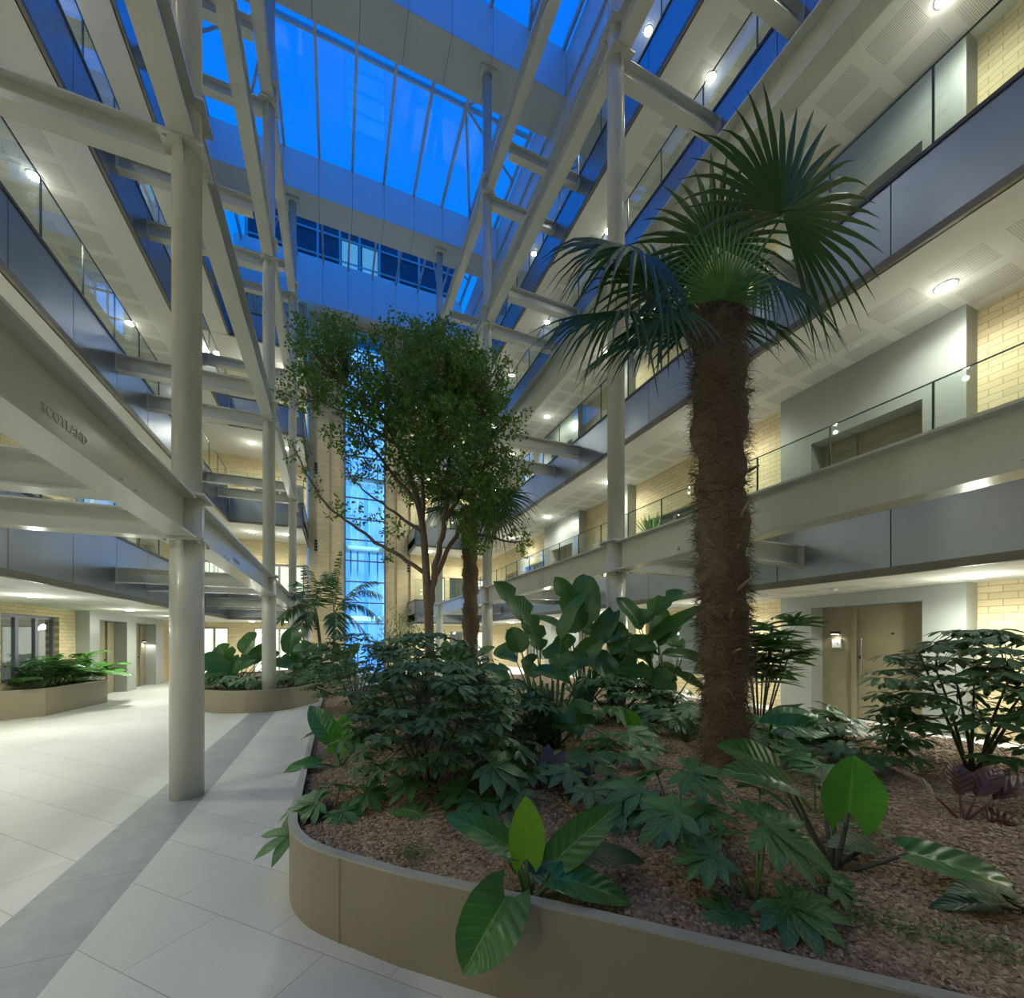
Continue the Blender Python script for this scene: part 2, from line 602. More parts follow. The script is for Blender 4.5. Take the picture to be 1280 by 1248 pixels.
struct('wall_left', mb, M['brick_x'], label='buff brick wall of the left-hand galleries')
holes_el, holes_er = [], []
EL = [(-5.6, -4.5), (-3.5, -0.9 - 0.5)]
ER = [(4.7, 5.7), (5.95, 6.75), (7.3, 8.05)]
for k in range(5):
    zf = FLOORS[k]
    for a, b in EL:
        holes_el.append((a, b, zf, zf + 2.27))
    for a, b in ER:
        holes_er.append((a, b, zf + (0.0 if b < 7 else 0.3), zf + 2.2))
mb = MB()
for a, b, c, d in wall_cells(WL, TX0, 0, 18.0, holes_el):
    mb.box(a, b, YWL, YWL + 0.25, c, d)
struct('wall_end_left', mb, M['brick_y'], label='buff brick end wall left of the lift tower')
mb = MB()
for a, b, c, d in wall_cells(TX1 - 0.4, WR, 0, 18.0, holes_er):
    mb.box(a, b, YWR, YWR + 0.25, c, d)
struct('wall_end_right', mb, M['brick_y'], label='buff brick end wall right of the lift tower')
mb = MB()
mb.box(-7, 9, Y0 - 0.3, Y0, 0, 18.5)
struct('wall_back', mb, M['portal'])

# lift tower of brick with two tall piers either side of the glass slot
LX0, LX1 = 0.44, 2.50
mb = MB()
mb.box(TX0, -0.27, TY - 0.12, TY + 0.6, 0, 18.3)
mb.box(-0.27, LX0, TY, TY + 0.6, 0, 18.3)
mb.box(LX1, 3.1, TY, TY + 0.6, 0, 18.3)
mb.box(3.1, TX1, TY - 0.12, TY + 0.6, 0, 18.3)
mb.box(LX0, LX1, TY, TY + 0.6, 17.95, 18.3)
struct('wall_tower', mb, M['brick_y'], label='buff brick lift tower at the far end')

# ------------------------------------------------------------------ galleries
JOINT = 1.47
PANE = 1.12


def runs(a, b, phase, pitch):
    """split a..b at phase + n*pitch"""
    n = math.ceil((a - phase) / pitch)
    out, cur = [], a
    while True:
        q = phase + n * pitch
        n += 1
        if q <= cur + 0.05:
            continue
        if q >= b - 0.05:
            out.append((cur, b))
            return out
        out.append((cur, q))
        cur = q


def fascia_side(parent, x, y0, y1, z0, z1, sgn):
    """panels facing +X (sgn=1) or -X (sgn=-1), outer face at x"""
    mb = MB()
    xi = x - sgn * 0.03
    for a, b in runs(y0, y1, 0.15, JOINT):
        mb.box(min(x, xi), max(x, xi), a + 0.006, b - 0.006, z0 + 0.1, z1 - 0.05)
    mb.build('fascia', M['fascia'], parent)
    mb = MB()
    mb.box(min(xi, xi - sgn * 0.02), max(xi, xi - sgn * 0.02), y0, y1, z0, z1)
    mb.build('fascia_backing', M['backing'], parent)
    mb = MB()
    xa = x + sgn * 0.02
    xb = x - sgn * 0.05
    mb.box(min(xa, xb), max(xa, xb), y0, y1, z0, z0 + 0.10)
    mb.build('edge_trim', M['trim'], parent)
    mb = MB()
    xb = x - sgn * 0.14
    mb.box(min(xa, xb), max(xa, xb), y0, y1, z1 - 0.05, z1)
    mb.build('cap_rail', M['cap'], parent)


def fascia_end(parent, y, x0, x1, z0, z1):
    mb = MB()
    for a, b in runs(x0, x1, 0.3, JOINT):
        mb.box(a + 0.006, b - 0.006, y, y + 0.03, z0 + 0.1, z1 - 0.05)
    mb.build('fascia', M['fascia'], parent)
    mb = MB()
    mb.box(x0, x1, y + 0.03, y + 0.05, z0, z1)
    mb.build('fascia_backing', M['backing'], parent)
    mb = MB()
    mb.box(x0, x1, y - 0.02, y + 0.05, z0, z0 + 0.10)
    mb.build('edge_trim', M['trim'], parent)
    mb = MB()
    mb.box(x0, x1, y - 0.02, y + 0.14, z1 - 0.05, z1)
    mb.build('cap_rail', M['cap'], parent)


def pane_box(mb, x0, x1, y0, y1, z0, z1):
    mb.box(x0, x1, y0, y1, z0, z1, 0)
    e = 0.004
    if x1 - x0 < y1 - y0:
        mb.box(x0 - e, x1 + e, y1 - 0.012, y1 + 0.006, z0, z1, 1)
        mb.box(x0 - e, x1 + e, y0, y1, z1 - 0.004, z1 + 0.006, 1)
    else:
        mb.box(x1 - 0.012, x1 + 0.006, y0 - e, y1 + e, z0, z1, 1)
        mb.box(x0, x1, y0 - e, y1 + e, z1 - 0.004, z1 + 0.006, 1)


for k in range(4):
    z0, z1, zd, zg = SOF[k], FT[k], DECK[k], GT[k]
    for side in ('left', 'right'):
        sgn = 1 if side == 'left' else -1
        xf = XL if side == 'left' else XR
        xw = WL if side == 'left' else WR
        ye = YEL if side == 'left' else YER
        g = empty('gallery', (xf, 8, z0), '%s gallery along the %s-hand brick wall' % (LEVEL[k], side), None, None, 'structure')
        xi = xf - sgn * 0.05
        mb = MB()
        mb.box(min(xi, xw), max(xi, xw), Y0, ye, z0 + 0.02, zd)
        mb.build('slab', M['deck'], g)
        mb = MB()
        mb.box(min(xi, xw), max(xi, xw), Y0, ye, z0, z0 + 0.02)
        mb.build('soffit', M['soffit_l'] if side == 'left' else M['soffit_r'], g)
        fascia_side(g, xf, Y0, ye, z0, z1, sgn)
        # end part of the gallery that turns across the far wall
        ex0, ex1 = (xf, TX0 + 0.03) if side == 'left' else (3.65, xf)
        yw = YWL if side == 'left' else YWR
        mb = MB()
        wx = WL if side == 'left' else ex0
        wx1 = ex1 if side == 'left' else WR
        mb.box(wx, wx1, ye + 0.05, yw, z0 + 0.02, zd)
        mb.build('slab', M['deck'], g)
        mb = MB()
        mb.box(wx, wx1, ye + 0.05, yw, z0, z0 + 0.02)
        mb.build('soffit', M['soffit'], g)
        fascia_end(g, ye, ex0, ex1, z0, z1)
        if side == 'left':
            fascia_side(g, ex1, ye, TY - 0.12, z0, z1, 1)
        else:
            fascia_side(g, ex0, ye, TY - 0.12, z0, z1, -1)
        # frameless glass balustrade
        b = empty('glass_balustrade', (xf - sgn * 0.08, 8, z1), 'frameless glass balustrade along the %s gallery on the %s side' % (LEVEL[k], side), 'balustrade', 'frameless glass balustrades')
        xa, xb = sorted((xf - sgn * 0.07, xf - sgn * 0.085))
        for a, c in runs(-1.0, ye, 2.72, PANE):
            if not in_view([(xf, a, z1), (xf, c, z1), (xf, a, zg), (xf, c, zg)], 60):
                continue
            mb = MB()
            pane_box(mb, xa, xb, a, c, z1, zg)
            mb.build('glass_pane', [M['glass'], M['glass_edge']], b)
        for a, c in runs(ex0, ex1, 0.1, PANE):
            mb = MB()
            pane_box(mb, a, c, ye + 0.07, ye + 0.085, z1, zg)
            mb.build('glass_pane', [M['glass'], M['glass_edge']], b)

# ------------------------------------------------------------------ roof: side rings, cross bridges, glazing
for side, x, s in (('left', -4.35, -1), ('right', 6.55, 1)):
    g = empty('roof_edge', (x, 8, 17.76), 'panelled roof edge above the %s-hand top gallery' % side, None, None, 'structure')
    mb = MB()
    for a, b in runs(Y0, 24.0, 0.15, JOINT):
        mb.box(min(x, x + s * 0.03), max(x, x + s * 0.03), a + 0.006, b - 0.006, 17.76, 19.7)
    mb.build('fascia', M['bridge'], g)
    mb = MB()
    mb.box(min(x + s * 0.03, x + s * 3), max(x + s * 0.03, x + s * 3), Y0, 24.6, 17.7, 19.7)
    mb.build('soffit', M['bridge_soffit'], g)
    mb = MB()
    mb.box(min(x, x - s * 0.06), max(x, x - s * 0.06), Y0, 24.0, 18.35, 18.42)
    mb.build('rail', M['mullion'], g)
BR = [(5.2, 6.35, 'nearest'), (11.45, 12.64, 'second'), (17.56, 18.68, 'third')]
for y0, y1, nm in BR:
    g = empty('roof_bridge', (1.1, (y0 + y1) / 2, 18.3), '%s panelled box beam crossing under the glass roof' % nm, None, None, 'structure')
    mb = MB()
    ms = MB()
    for a, b in runs(-4.35, 6.55, -0.02 - 0.55, 1.18 * 1.0):
        mb.box(a + 0.006, b - 0.006, y0, y0 + 0.03, 18.32, 19.75)
        mb.box(a + 0.006, b - 0.006, y1 - 0.03, y1, 18.32, 19.75)
        ms.box(a + 0.006, b - 0.006, y0 + 0.005, y1 - 0.005, 18.30, 18.32)
    mb.build('side_panel', M['bridge'], g)
    ms.build('soffit_panel', M['bridge_soffit'], g)
    mb = MB()
    mb.box(-4.35, 6.55, y0 + 0.03, y1 - 0.03, 18.32, 19.7)
    mb.build('core', M['backing'], g)
# end panel above the tower
g = empty('roof_bridge', (1.1, 23.3, 18.3), 'panelled end beam above the brick lift tower', None, None, 'structure')
mb = MB()
for a, b in runs(-4.35, 6.55, -0.57, 1.18):
    mb.box(a + 0.006, b - 0.006, 23.2, 23.23, 18.32, 20.6)
mb.build('side_panel', M['bridge'], g)
mb = MB()
mb.box(-4.35, 6.55, 23.2, 24.4, 18.30, 18.32)
mb.build('soffit_panel', M['bridge_soffit'], g)
mb = MB()
mb.box(-4.35, 6.55, 23.23, 24.4, 18.32, 20.55)
mb.build('core', M['backing'], g)

# lift tower continuing above the glass roof, seen through the last bay
g = empty('window_50', (1.3, 26.0, 19.8), 'dark glazed top of the lift tower seen through the last roof bay', None, None, 'structure')
mb = MB()
mb.box(-4.4, 7.0, 26.2, 28.0, 19.8, 25.5)
mb.build('block', M['night_glass'], g)
for x in [-4.3, -3.2, -2.05, -0.9, 0.25, 1.3, 2.4, 3.5, 4.7, 5.9]:
    mb = MB()
    mb.box(x - 0.05, x + 0.05, 26.08, 26.2, 19.8, 25.5)
    mb.build('mullion', M['mullion'], g)
for z in (21.9, 23.2, 24.5):
    mb = MB()
    mb.box(-4.4, 7.0, 26.1, 26.19, z - 0.04, z + 0.04)
    mb.build('transom', M['mullion'], g)
for (xa, xb, za, zb) in ((0.35, 1.2, 22.0, 23.15), (1.45, 2.3, 22.0, 23.15), (0.35, 1.2, 23.3, 24.4), (1.45, 2.3, 23.3, 24.4)):
    mb = MB()
    mb.box(xa, xb, 26.14, 26.18, za, zb)
    mb.build('lit_pane', M['lit_blue'], g)
MULL = [-4.05, -2.9, -1.72, -0.55, 0.61, 1.78, 2.95, 4.1, 5.3, 6.45]
BAYS = [(Y0, 5.2, 19.8, 'roof_glass', 'nearest'), (6.35, 11.45, 19.8, 'roof_glass', 'second'), (12.64, 17.56, 19.8, 'roof_glass', 'third'), (18.68, 23.25, 20.5, 'roof_glass', 'farthest')]
for i, (ya, yb, z, gm, nm) in enumerate(BAYS):
    g = empty('window_%d' % (i + 1), (1.1, (ya + yb) / 2, z), '%s bay of the glass roof' % nm, None, None, 'structure')
    z2 = z + (0.0)
    for x in MULL:
        mb = MB()
        mb.box(x - 0.042, x + 0.042, ya, yb, z - 0.12, z + 0.05)
        mb.build('glazing_bar', M['mullion'], g)
    for yq in (ya + 0.27 * (yb - ya), ):
        mb = MB()
        mb.box(-4.35, 6.55, yq - 0.035, yq + 0.035, z - 0.1, z + 0.04)
        mb.build('purlin', M['mullion'], g)
    yq = ya + 0.27 * (yb - ya)
    for (xa, ya2, xb, yb2) in ((4.1, yq, 6.5, yq + 1.6), (4.1, yq, 5.3, yb), (4.1, yq, 5.2, ya), (-1.72, yq, -4.2, yq + 1.6), (-1.72, yq, -3.0, yb)):
        mb = MB()
        mb.tube([(xa, ya2, z - 0.06), (xb, yb2, z - 0.06)], 0.045, 6)
        mb.build('brace', M['mullion'], g)
    mb = MB()
    mb.box(-4.35, 6.55, ya, yb, z + 0.05, z + 0.07)
    mb.build('pane', M[gm], g)
    if i == 3:
        mb = MB()
        mb.box(-4.35, 6.55, 18.6, 18.68, 19.7, 20.6)
        mb.build('upstand', M['bridge'], g)

# ------------------------------------------------------------------ steel columns
for side in ('left', 'right'):
    x = RX[side]
    for i, y in enumerate(CY):
        if i == 0:
            continue
        c = empty('steel_column', (x, y, 0), '%s round cream steel column of the %s-hand row%s' % (
            ORD[i], side, {('left', 1): ', standing on the grey paving strip', ('left', 2): ', rising out of the far planter'}.get((side, i), '')), 'column', 'round steel columns')
        mb = MB()
        mb.lathe(x, y, [(0.155, 0), (0.155, 3.28)], 32)
        mb.build('base_shaft', M['steel'], c, True)
        mb = MB()
        mb.lathe(x, y, [(0.135, 3.28), (0.135, 18.22)], 32)
        mb.build('shaft', M['steel'], c, True)
        for zb, zt in ((2.78, 3.23), (6.98, 7.43), (10.9, 11.35), (14.7, 15.15)):
            if not in_view([(x, y, zb)], 60):
                continue
            mb = MB()
            mb.box(x - 0.2, x + 0.2, y - 0.22, y + 0.22, zb - 0.03, zb - 0.002)
            mb.box(x - 0.2, x + 0.2, y - 0.2, y + 0.2, zt + 0.002, zt + 0.03)
            for s in (-1, 1):
                mb.add([(x - 0.012, y + s * 0.1, zb - 0.03), (x - 0.012, y + s * 0.22, zb - 0.03), (x - 0.012, y + s * 0.12, zb - 0.28),
                        (x + 0.012, y + s * 0.1, zb - 0.03), (x + 0.012, y + s * 0.22, zb - 0.03), (x + 0.012, y + s * 0.12, zb - 0.28)],
                       [(0, 1, 2), (3, 5, 4), (0, 3, 4, 1), (1, 4, 5, 2), (2, 5, 3, 0)])
            br = mb.build('bracket', M['steel'], c)
            mb = MB()
            for sx in (-0.15, 0.15):
                for sy in (-0.17, 0.17):
                    mb.tube([(x + sx, y + sy, zb - 0.055), (x + sx, y + sy, zb - 0.03)], 0.018, 6)
            mb.build('bolt', M['steel'], br)
        if i >= 2:
            mb = MB()
            mb.box(x - 0.24, x + 0.24, y - 0.24, y + 0.24, 18.22, 18.3)
            mb.build('cap_plate', M['steel'], c)


# ------------------------------------------------------------------ steel beams
def i_beam_y(x, ya, yb, zb, zt, w, tf=0.022, tw=0.016):
    mb = MB()
    mb.box(x - w / 2, x + w / 2, ya, yb, zb, zb + tf)
    mb.box(x - w / 2, x + w / 2, ya, yb, zt - tf, zt)
    mb.box(x - tw / 2, x + tw / 2, ya, yb, zb + tf, zt - tf)
    return mb


def i_beam_x(y, xa, xb, zb, zt, w, tf=0.018, tw=0.014):
    mb = MB()
    mb.box(xa, xb, y - w / 2, y + w / 2, zb, zb + tf)
    mb.box(xa, xb, y - w / 2, y + w / 2, zt - tf, zt)
    mb.box(xa, xb, y - tw / 2, y + tw / 2, zb + tf, zt - tf)
    return mb


ROWZ = [(2.78, 3.23), (6.98, 7.43), (10.9, 11.35), (14.7, 15.15)]
CRZ = [(2.80, 3.08), (6.86, 7.16), (10.72, 11.02), (14.5, 14.8)]
SPAN = {0: 'in the nearest bay', 1: 'between the nearest and second columns', 2: 'between the second and third columns', 3: 'beyond the third column'}
beam_font_done = False
for side in ('left', 'right'):
    x = RX[side]
    inner = 1 if side == 'left' else -1
    for k in range(4):
        for i in range(4):
            ya, yb = (CY[i], CY[i + 1]) if i < 3 else (CY[3], 21.0 if side == 'right' else 19.7)
            zb, zt = ROWZ[k]
            if not in_view([(x, ya, zb), (x, yb, zb), (x, ya, zt), (x, yb, zt)], 40):
                continue
            b = empty('steel_beam', (x, (ya + yb) / 2, zb), 'cream steel I-beam of the %s-hand column row at %s height, %s%s' % (
                side, LEVEL[k], SPAN[i], ', SCOTLAND cast in its web' if (side == 'left' and k == 0 and i < 2) else ''), 'beam', 'steel I-beams along the column rows')
            g = 0.137 if i < 3 else 0.0
            i_beam_y(x, ya + 0.137, yb - g, zb, zt, 0.24).build('girder', M['steel'], b)
            for q in (ya + 1.6, ya + 1.85, yb - 1.6, yb - 1.35):
                mb = MB()
                mb.tube([(x + inner * 0.008, q, zb + 0.1), (x + inner * 0.035, q, zb + 0.1)], 0.022, 8)
                mb.build('bolt', M['steel'], b)
            if side == 'left' and k == 0 and i < 2:
                cu = bpy.data.curves.new('lettering', 'FONT')
                cu.body = 'SCOTLAND'
                cu.size = 0.082
                cu.extrude = 0.003
                cu.space_character = 1.12
                tmp = bpy.data.objects.new('tmp', cu)
                COL.objects.link(tmp)
                dg = bpy.context.evaluated_depsgraph_get()
                me = bpy.data.meshes.new_from_object(tmp.evaluated_get(dg))
                bpy.data.objects.remove(tmp)
                me.materials.append(M['steel'])
                o = bpy.data.objects.new('cast_lettering', me)
                COL.objects.link(o)
                o.parent = b
                yt = 3.13 if i == 0 else 7.9
                o.location = (0.0105, yt - (ya + yb) / 2, 0.17)
                o.rotation_euler = (math.pi / 2, 0, math.pi / 2)
PAIR = {0: ' just before', 1: ' beside'}
for side in ('left', 'right'):
    xa, xb = (XL - 0.0, RX['left'] - 0.12) if side == 'left' else (RX['right'] + 0.12, XR)
    for k in range(4):
        for i in range(1, 4):
            for j, y in enumerate((CY[i] - 1.4, CY[i] + 0.06)):
                zb, zt = CRZ[k]
                if not in_view([(xa, y, zb), (xb, y, zb), (xa, y, zt), (xb, y, zt)], 20):
                    continue
                b = empty('tie_beam', ((xa + xb) / 2, y, zb), 'short cream cross beam from column row to %s-hand %s gallery, %s the %s column' % (
                    side, LEVEL[k], 'a step before' if j == 0 else 'level with', ORD[i]), 'beam', 'short cross beams tying the column rows to the galleries')
                i_beam_x(y, xa, xb, zb, zt, 0.2).build('girder', M['steel'], b)
                xe = xa if side == 'left' else xb
                mb = MB()
                mb.box(xe - 0.008, xe + 0.008, y - 0.11, y + 0.11, zb - 0.02, zt + 0.02)
                mb.build('end_plate', M['steel'], b)

# ------------------------------------------------------------------ downlights
NTH = ['nearest', 'second', 'third', 'fourth', 'fifth', 'sixth', 'seventh', 'eighth']


def downlight(x, y, z, label, group, power=LAMP_W, spill=0.022):
    d = empty('ceiling_downlight', (x, y, z), label, 'downlight', group)
    mb = MB()
    mb.lathe(x, y, [(0.108, z - 0.012), (0.125, z - 0.004), (0.125, z - 0.001)], 20)
    mb.build('trim_ring', M['door_white'], d, True)
    mb = MB()
    mb.lathe(x, y, [(0.09, z - 0.026), (0.10, z - 0.0125)], 20)
    mb.build('lens', M['lens'], d, True)
    for typ, w, dz in (('SPOT', power, -0.04), ('POINT', power * spill, -0.40)):  # POINT is an added unseen fill below the lens, brightening the soffit
        ld = bpy.data.lights.new('light_source', typ)
        ld.energy = w
        ld.color = LAMP_COL
        ld.shadow_soft_size = 0.08
        if typ == 'SPOT':
            ld.spot_size = math.radians(165)
            ld.spot_blend = 0.8
        lo = bpy.data.objects.new('light_source', ld)
        COL.objects.link(lo)
        lo.parent = d
        lo.location = (0, 0, dz)
    return d


PWR = [1.35, 1.1, 0.75, 0.55]
DLY = [-0.8, 3.0, 6.8, 10.5, 14.4, 17.9]
for k in range(4):
    for side, x in (('left', -5.05), ('right', 7.4)):
        n = 0
        for y in DLY:
            if side == 'right' and k == 0 and y == 3.0:
                y = 2.72
            n += 1
            zc = SOF[k]
            fl = ['ground-floor corridor', 'first-floor gallery', 'second-floor gallery', 'third-floor gallery'][k]
            downlight(x, y, zc, '%s round downlight along the ceiling of the %s-hand %s' % (NTH[n - 1], side, fl), 'round recessed downlights', LAMP_W * PWR[k], 0.06 if k == 0 else 0.022)
    for side, pts in (('left', [(-3.3, 21.2), (-2.0, 21.2)]), ('right', [(4.6, 22.4), (6.6, 22.4)])):
        for e, (x, y) in enumerate(pts):
            fl = ['ground floor', 'first floor', 'second floor', 'third floor'][k]
            downlight(x, y, SOF[k], '%s round downlight under the end gallery above the %s, %s of the lift tower' % (['left', 'right'][e], fl, side), 'round recessed downlights', LAMP_W * 1.15, 0.03)
for side, x in (('left', -5.6), ('right', 7.6)):
    for n, y in enumerate([2.0, 9.0, 16.0]):
        downlight(x, y, 17.7, '%s round downlight above the top gallery on the %s side' % (NTH[n], side), 'round recessed downlights', LAMP_W * 0.5)


# ------------------------------------------------------------------ doors, surrounds, windows
DN = [0]
WN = [4]


def text_mesh(body, size, parent, loc, rot, mat, name='numeral'):
    cu = bpy.data.curves.new('numeral', 'FONT')
    cu.body = body
    cu.size = size
    cu.extrude = 0.001
    cu.align_x = 'CENTER'
    cu.align_y = 'CENTER'
    tmp = bpy.data.objects.new('tmp', cu)
    COL.objects.link(tmp)
    dg = bpy.context.evaluated_depsgraph_get()
    me = bpy.data.meshes.new_from_object(tmp.evaluated_get(dg))
    bpy.data.objects.remove(tmp)
    me.materials.append(mat)
    o = bpy.data.objects.new(name, me)
    COL.objects.link(o)
    o.parent = parent
    o.location = loc
    o.rotation_euler = rot
    return o


def door_portal(side, y0, y1, zf, zc, ops, label, number=None):
    """silver surround standing proud of the brick, with doors set back in its openings"""
    DN[0] += 1
    s = 1 if side == 'right' else -1
    xw = WR if side == 'right' else WL
    xfr = xw - s * 0.3
    g = empty('door_%d' % DN[0], (xfr, (y0 + y1) / 2, zf), label, None, None, 'structure')
    head = min(zf + (1.95 if zf == 0.33 else 2.28), zc - 0.02)
    mb = MB()
    holes = [(a, b, zf, head) for a, b in ops]
    X0, X1 = sorted((xfr, xw + s * 0.02))
    for a, b, c, d in wall_cells(y0, y1, zf, zc - 0.002, holes):
        mb.box(X0, X1, a, b, c, d)
    mb.build('surround', M['portal'], g)
    for a, b in ops:
        xb = xw + s * 0.02
        D0, D1 = sorted((xb, xb + s * 0.05))
        sp = b - 0.5 if (b - a) > 1.3 else b
        # leaf with shallow grooves
        mb = MB()
        zz = [zf + 0.02 + (head - zf - 0.02) * q / 5 for q in range(6)]
        ya, yb = a + 0.02, sp - 0.09 if sp < b else b - 0.02
        for q in range(5):
            mb.box(D0, D1, ya, yb, zz[q] + 0.004, zz[q + 1] - 0.004)
        mb.box(D0 + 0.006, D1 - 0.006, ya, yb, zf + 0.02, head)
        lf = mb.build('leaf', M['door'], g)
        mb = MB()
        xh = D0 - 0.07 if s > 0 else D1 + 0.07
        xs = D0 if s > 0 else D1
        yh = yb - 0.09
        hz_ = zf + 1.05
        mb.tube([(xh, yh, hz_ - 0.35), (xh, yh, hz_ + 0.35)], 0.014, 8)
        for q in (-0.28, 0.28):
            mb.tube([(xs, yh, hz_ + q), (xh, yh, hz_ + q)], 0.011, 8)
        mb.build('handle', M['chrome'], lf)
        mb = MB()
        mb.tube([(xs, (ya + yb) / 2, zf + 1.47), (xs - s * 0.012, (ya + yb) / 2, zf + 1.47)], 0.018, 10)
        mb.build('spyhole', M['black'], lf)
        mb = MB()
        mb.tube([(xs, yb - 0.05, hz_ + 0.02), (xs - s * 0.03, yb - 0.05, hz_ + 0.02)], 0.03, 12)
        mb.build('lock', M['black'], lf)
        if sp < b:
            mb = MB()
            for q in range(5):
                mb.box(D0, D1, sp, b, zz[q] + 0.004, zz[q + 1] - 0.004)
            mb.box(D0 + 0.006, D1 - 0.006, sp, b, zf, head)
            mb.build('side_panel', M['door'], g)
            mb = MB()
            xx0, xx1 = sorted((xs - s * 0.05, xs + s * 0.04))
            mb.box(xx0, xx1, sp - 0.085, sp - 0.005, zf, head)
            mb.build('post', M['door'], g)
    if number:
        a, b = ops[0]
        py = b - 0.25
        px_ = xw + s * 0.02
        pz = zf + 1.30 if zf < 1 else zf + 1.38
        pl = empty('number_plaque', (px_ - s * 0.012, py, pz), 'white square plaque numbered %s beside the door of the right-hand %s' % number, 'sign')
        mb = MB()
        a0, a1 = sorted((px_ - s * 0.001, px_ - s * 0.022))
        mb.box(a0, a1, py - 0.085, py + 0.085, pz - 0.085, pz + 0.085)
        mb.build('frame', M['frame_grey'], pl)
        mb = MB()
        a0, a1 = sorted((px_ - s * 0.022, px_ - s * 0.026))
        mb.box(a0, a1, py - 0.07, py + 0.07, pz - 0.07, pz + 0.07)
        mb.build('face', M['plaque'], pl)
        text_mesh(number[0], 0.075, pl, (-s * 0.0155, 0, 0), (math.pi / 2, 0, -math.pi / 2), M['black'])
        lz = pz + 0.17
        wl = empty('wall_light', (px_ - s * 0.05, py, lz), 'small black wall lamp shining down on plaque %s' % number[0], 'lamp', 'small door lamps')
        mb = MB()
        a0, a1 = sorted((px_ - s * 0.002, px_ - s * 0.11))
        mb.box(a0, a1, py - 0.06, py + 0.06, lz, lz + 0.05)
        mb.build('hood', M['black'], wl)
        mb = MB()
        a0, a1 = sorted((px_ - s * 0.03, px_ - s * 0.1))
        mb.box(a0, a1, py - 0.045, py + 0.045, lz - 0.006, lz)
        mb.build('lens', M['lamp_lens'], wl)
        ld = bpy.data.lights.new('light_source', 'SPOT')
        ld.energy = 2.6
        ld.color = (1.0, 0.95, 0.85)
        ld.spot_size = math.radians(150)
        ld.spot_blend = 0.4
        ld.shadow_soft_size = 0.03
        lo = bpy.data.objects.new('light_source', ld)
        COL.objects.link(lo)
        lo.parent = wl
        lo.location = (-s * 0.02, 0, -0.02)
    return g


def window_x(side, y0, y1, z0, z1, n, back, label, frame='frame', lit=None):
    WN[0] += 1
    s = 1 if side == 'right' else -1
    xw = WR if side == 'right' else WL
    g = empty('window_%d' % WN[0], (xw, (y0 + y1) / 2, z0), label, None, None, 'structure')
    a0, a1 = sorted((xw + s * 0.10, xw + s * 0.17))
    mb = MB()
    fw = 0.07
    mb.box(a0, a1, y0, y1, z1 - fw, z1)
    mb.box(a0, a1, y0, y1, z0, z0 + fw)
    for q in range(n + 1):
        yc = y0 + (y1 - y0) * q / n
        ya, yb = max(y0, yc - fw * 0.8), min(y1, yc + fw * 0.8)
        mb.box(a0, a1, ya, yb, z0 + fw, z1 - fw)
    mb.build('frame', M[frame], g)
    for q in range(n):
        ya = y0 + (y1 - y0) * q / n + fw
        yb = y0 + (y1 - y0) * (q + 1) / n - fw
        b0, b1 = sorted((xw + s * 0.13, xw + s * 0.138))
        mb = MB()
        mb.box(b0, b1, ya, yb, z0 + fw, z1 - fw)
        mb.build('pane', M['glass'], g)
    mb = MB()
    xa, xb = xw + s * 0.285, xw + s * 1.6
    lo, hi = sorted((xb, xb + s * 0.05))
    mb.box(lo, hi, y0 - 0.4, y1 + 0.4, z0 - 0.5, z1 + 0.3)
    lo, hi = sorted((xa, xb))
    mb.box(lo, hi, y0 - 0.45, y0 - 0.4, z0 - 0.5, z1 + 0.3)
    mb.box(lo, hi, y1 + 0.4, y1 + 0.45, z0 - 0.5, z1 + 0.3)
    mb.box(lo, hi, y0 - 0.4, y1 + 0.4, z1 + 0.3, z1 + 0.35)
    mb.box(lo, hi, y0 - 0.4, y1 + 0.4, z0 - 0.55, z0 - 0.5)
    mb.build('room', M[back], g)
    return g


def window_y(yw, x0, x1, z0, z1, n, back, label, frame='frame_grey', door=False):
    if door:
        DN[0] += 1
        nm = 'door_%d' % DN[0]
    else:
        WN[0] += 1
        nm = 'window_%d' % WN[0]
    g = empty(nm, ((x0 + x1) / 2, yw, z0), label, None, None, 'structure')
    fw = 0.07
    mb = MB()
    mb.box(x0, x1, yw + 0.08, yw + 0.15, z1 - fw, z1)
    mb.box(x0, x1, yw + 0.08, yw + 0.15, z0, z0 + 0.03)
    for q in range(n + 1):
        xc = x0 + (x1 - x0) * q / n
        mb.box(max(x0, xc - fw * 0.6), min(x1, xc + fw * 0.6), yw + 0.08, yw + 0.15, z0 + 0.03, z1 - fw)
    mb.build('frame', M[frame], g)
    for q in range(n):
        xa = x0 + (x1 - x0) * q / n + 0.045
        xb = x0 + (x1 - x0) * (q + 1) / n - 0.045
        mb = MB()
        mb.box(xa, xb, yw + 0.11, yw + 0.118, z0 + 0.03, z1 - fw)
        mb.build('pane', M['glass'], g)
    mb = MB()
    mb.box(x0 - 0.05, x1 + 0.05, yw + 0.26, yw + 0.3, z0 - 0.05, z1 + 0.05)
    mb.build('room', M[back], g)
    return g


for (x, y, z, lab) in ((7.55, 4.15, SOF[1], 'small white smoke detector on the ceiling over the right-hand first-floor gallery'), (7.2, 4.25, SOF[0], 'small white detector on the ceiling outside the right-hand ground-floor door')):
    sd_ = empty('smoke_detector', (x, y, z), lab, 'detector', 'smoke detectors')
    mb = MB()
    mb.lathe(x, y, [(0.045, z - 0.045), (0.06, z - 0.02), (0.06, z - 0.001)], 18)
    mb.build('body', M['door_white'], sd_, True)
    mb = MB()
    mb.lathe(x, y, [(0.046, z - 0.036), (0.055, z - 0.028)], 18)
    mb.build('vent_ring', M['black'], sd_, True)
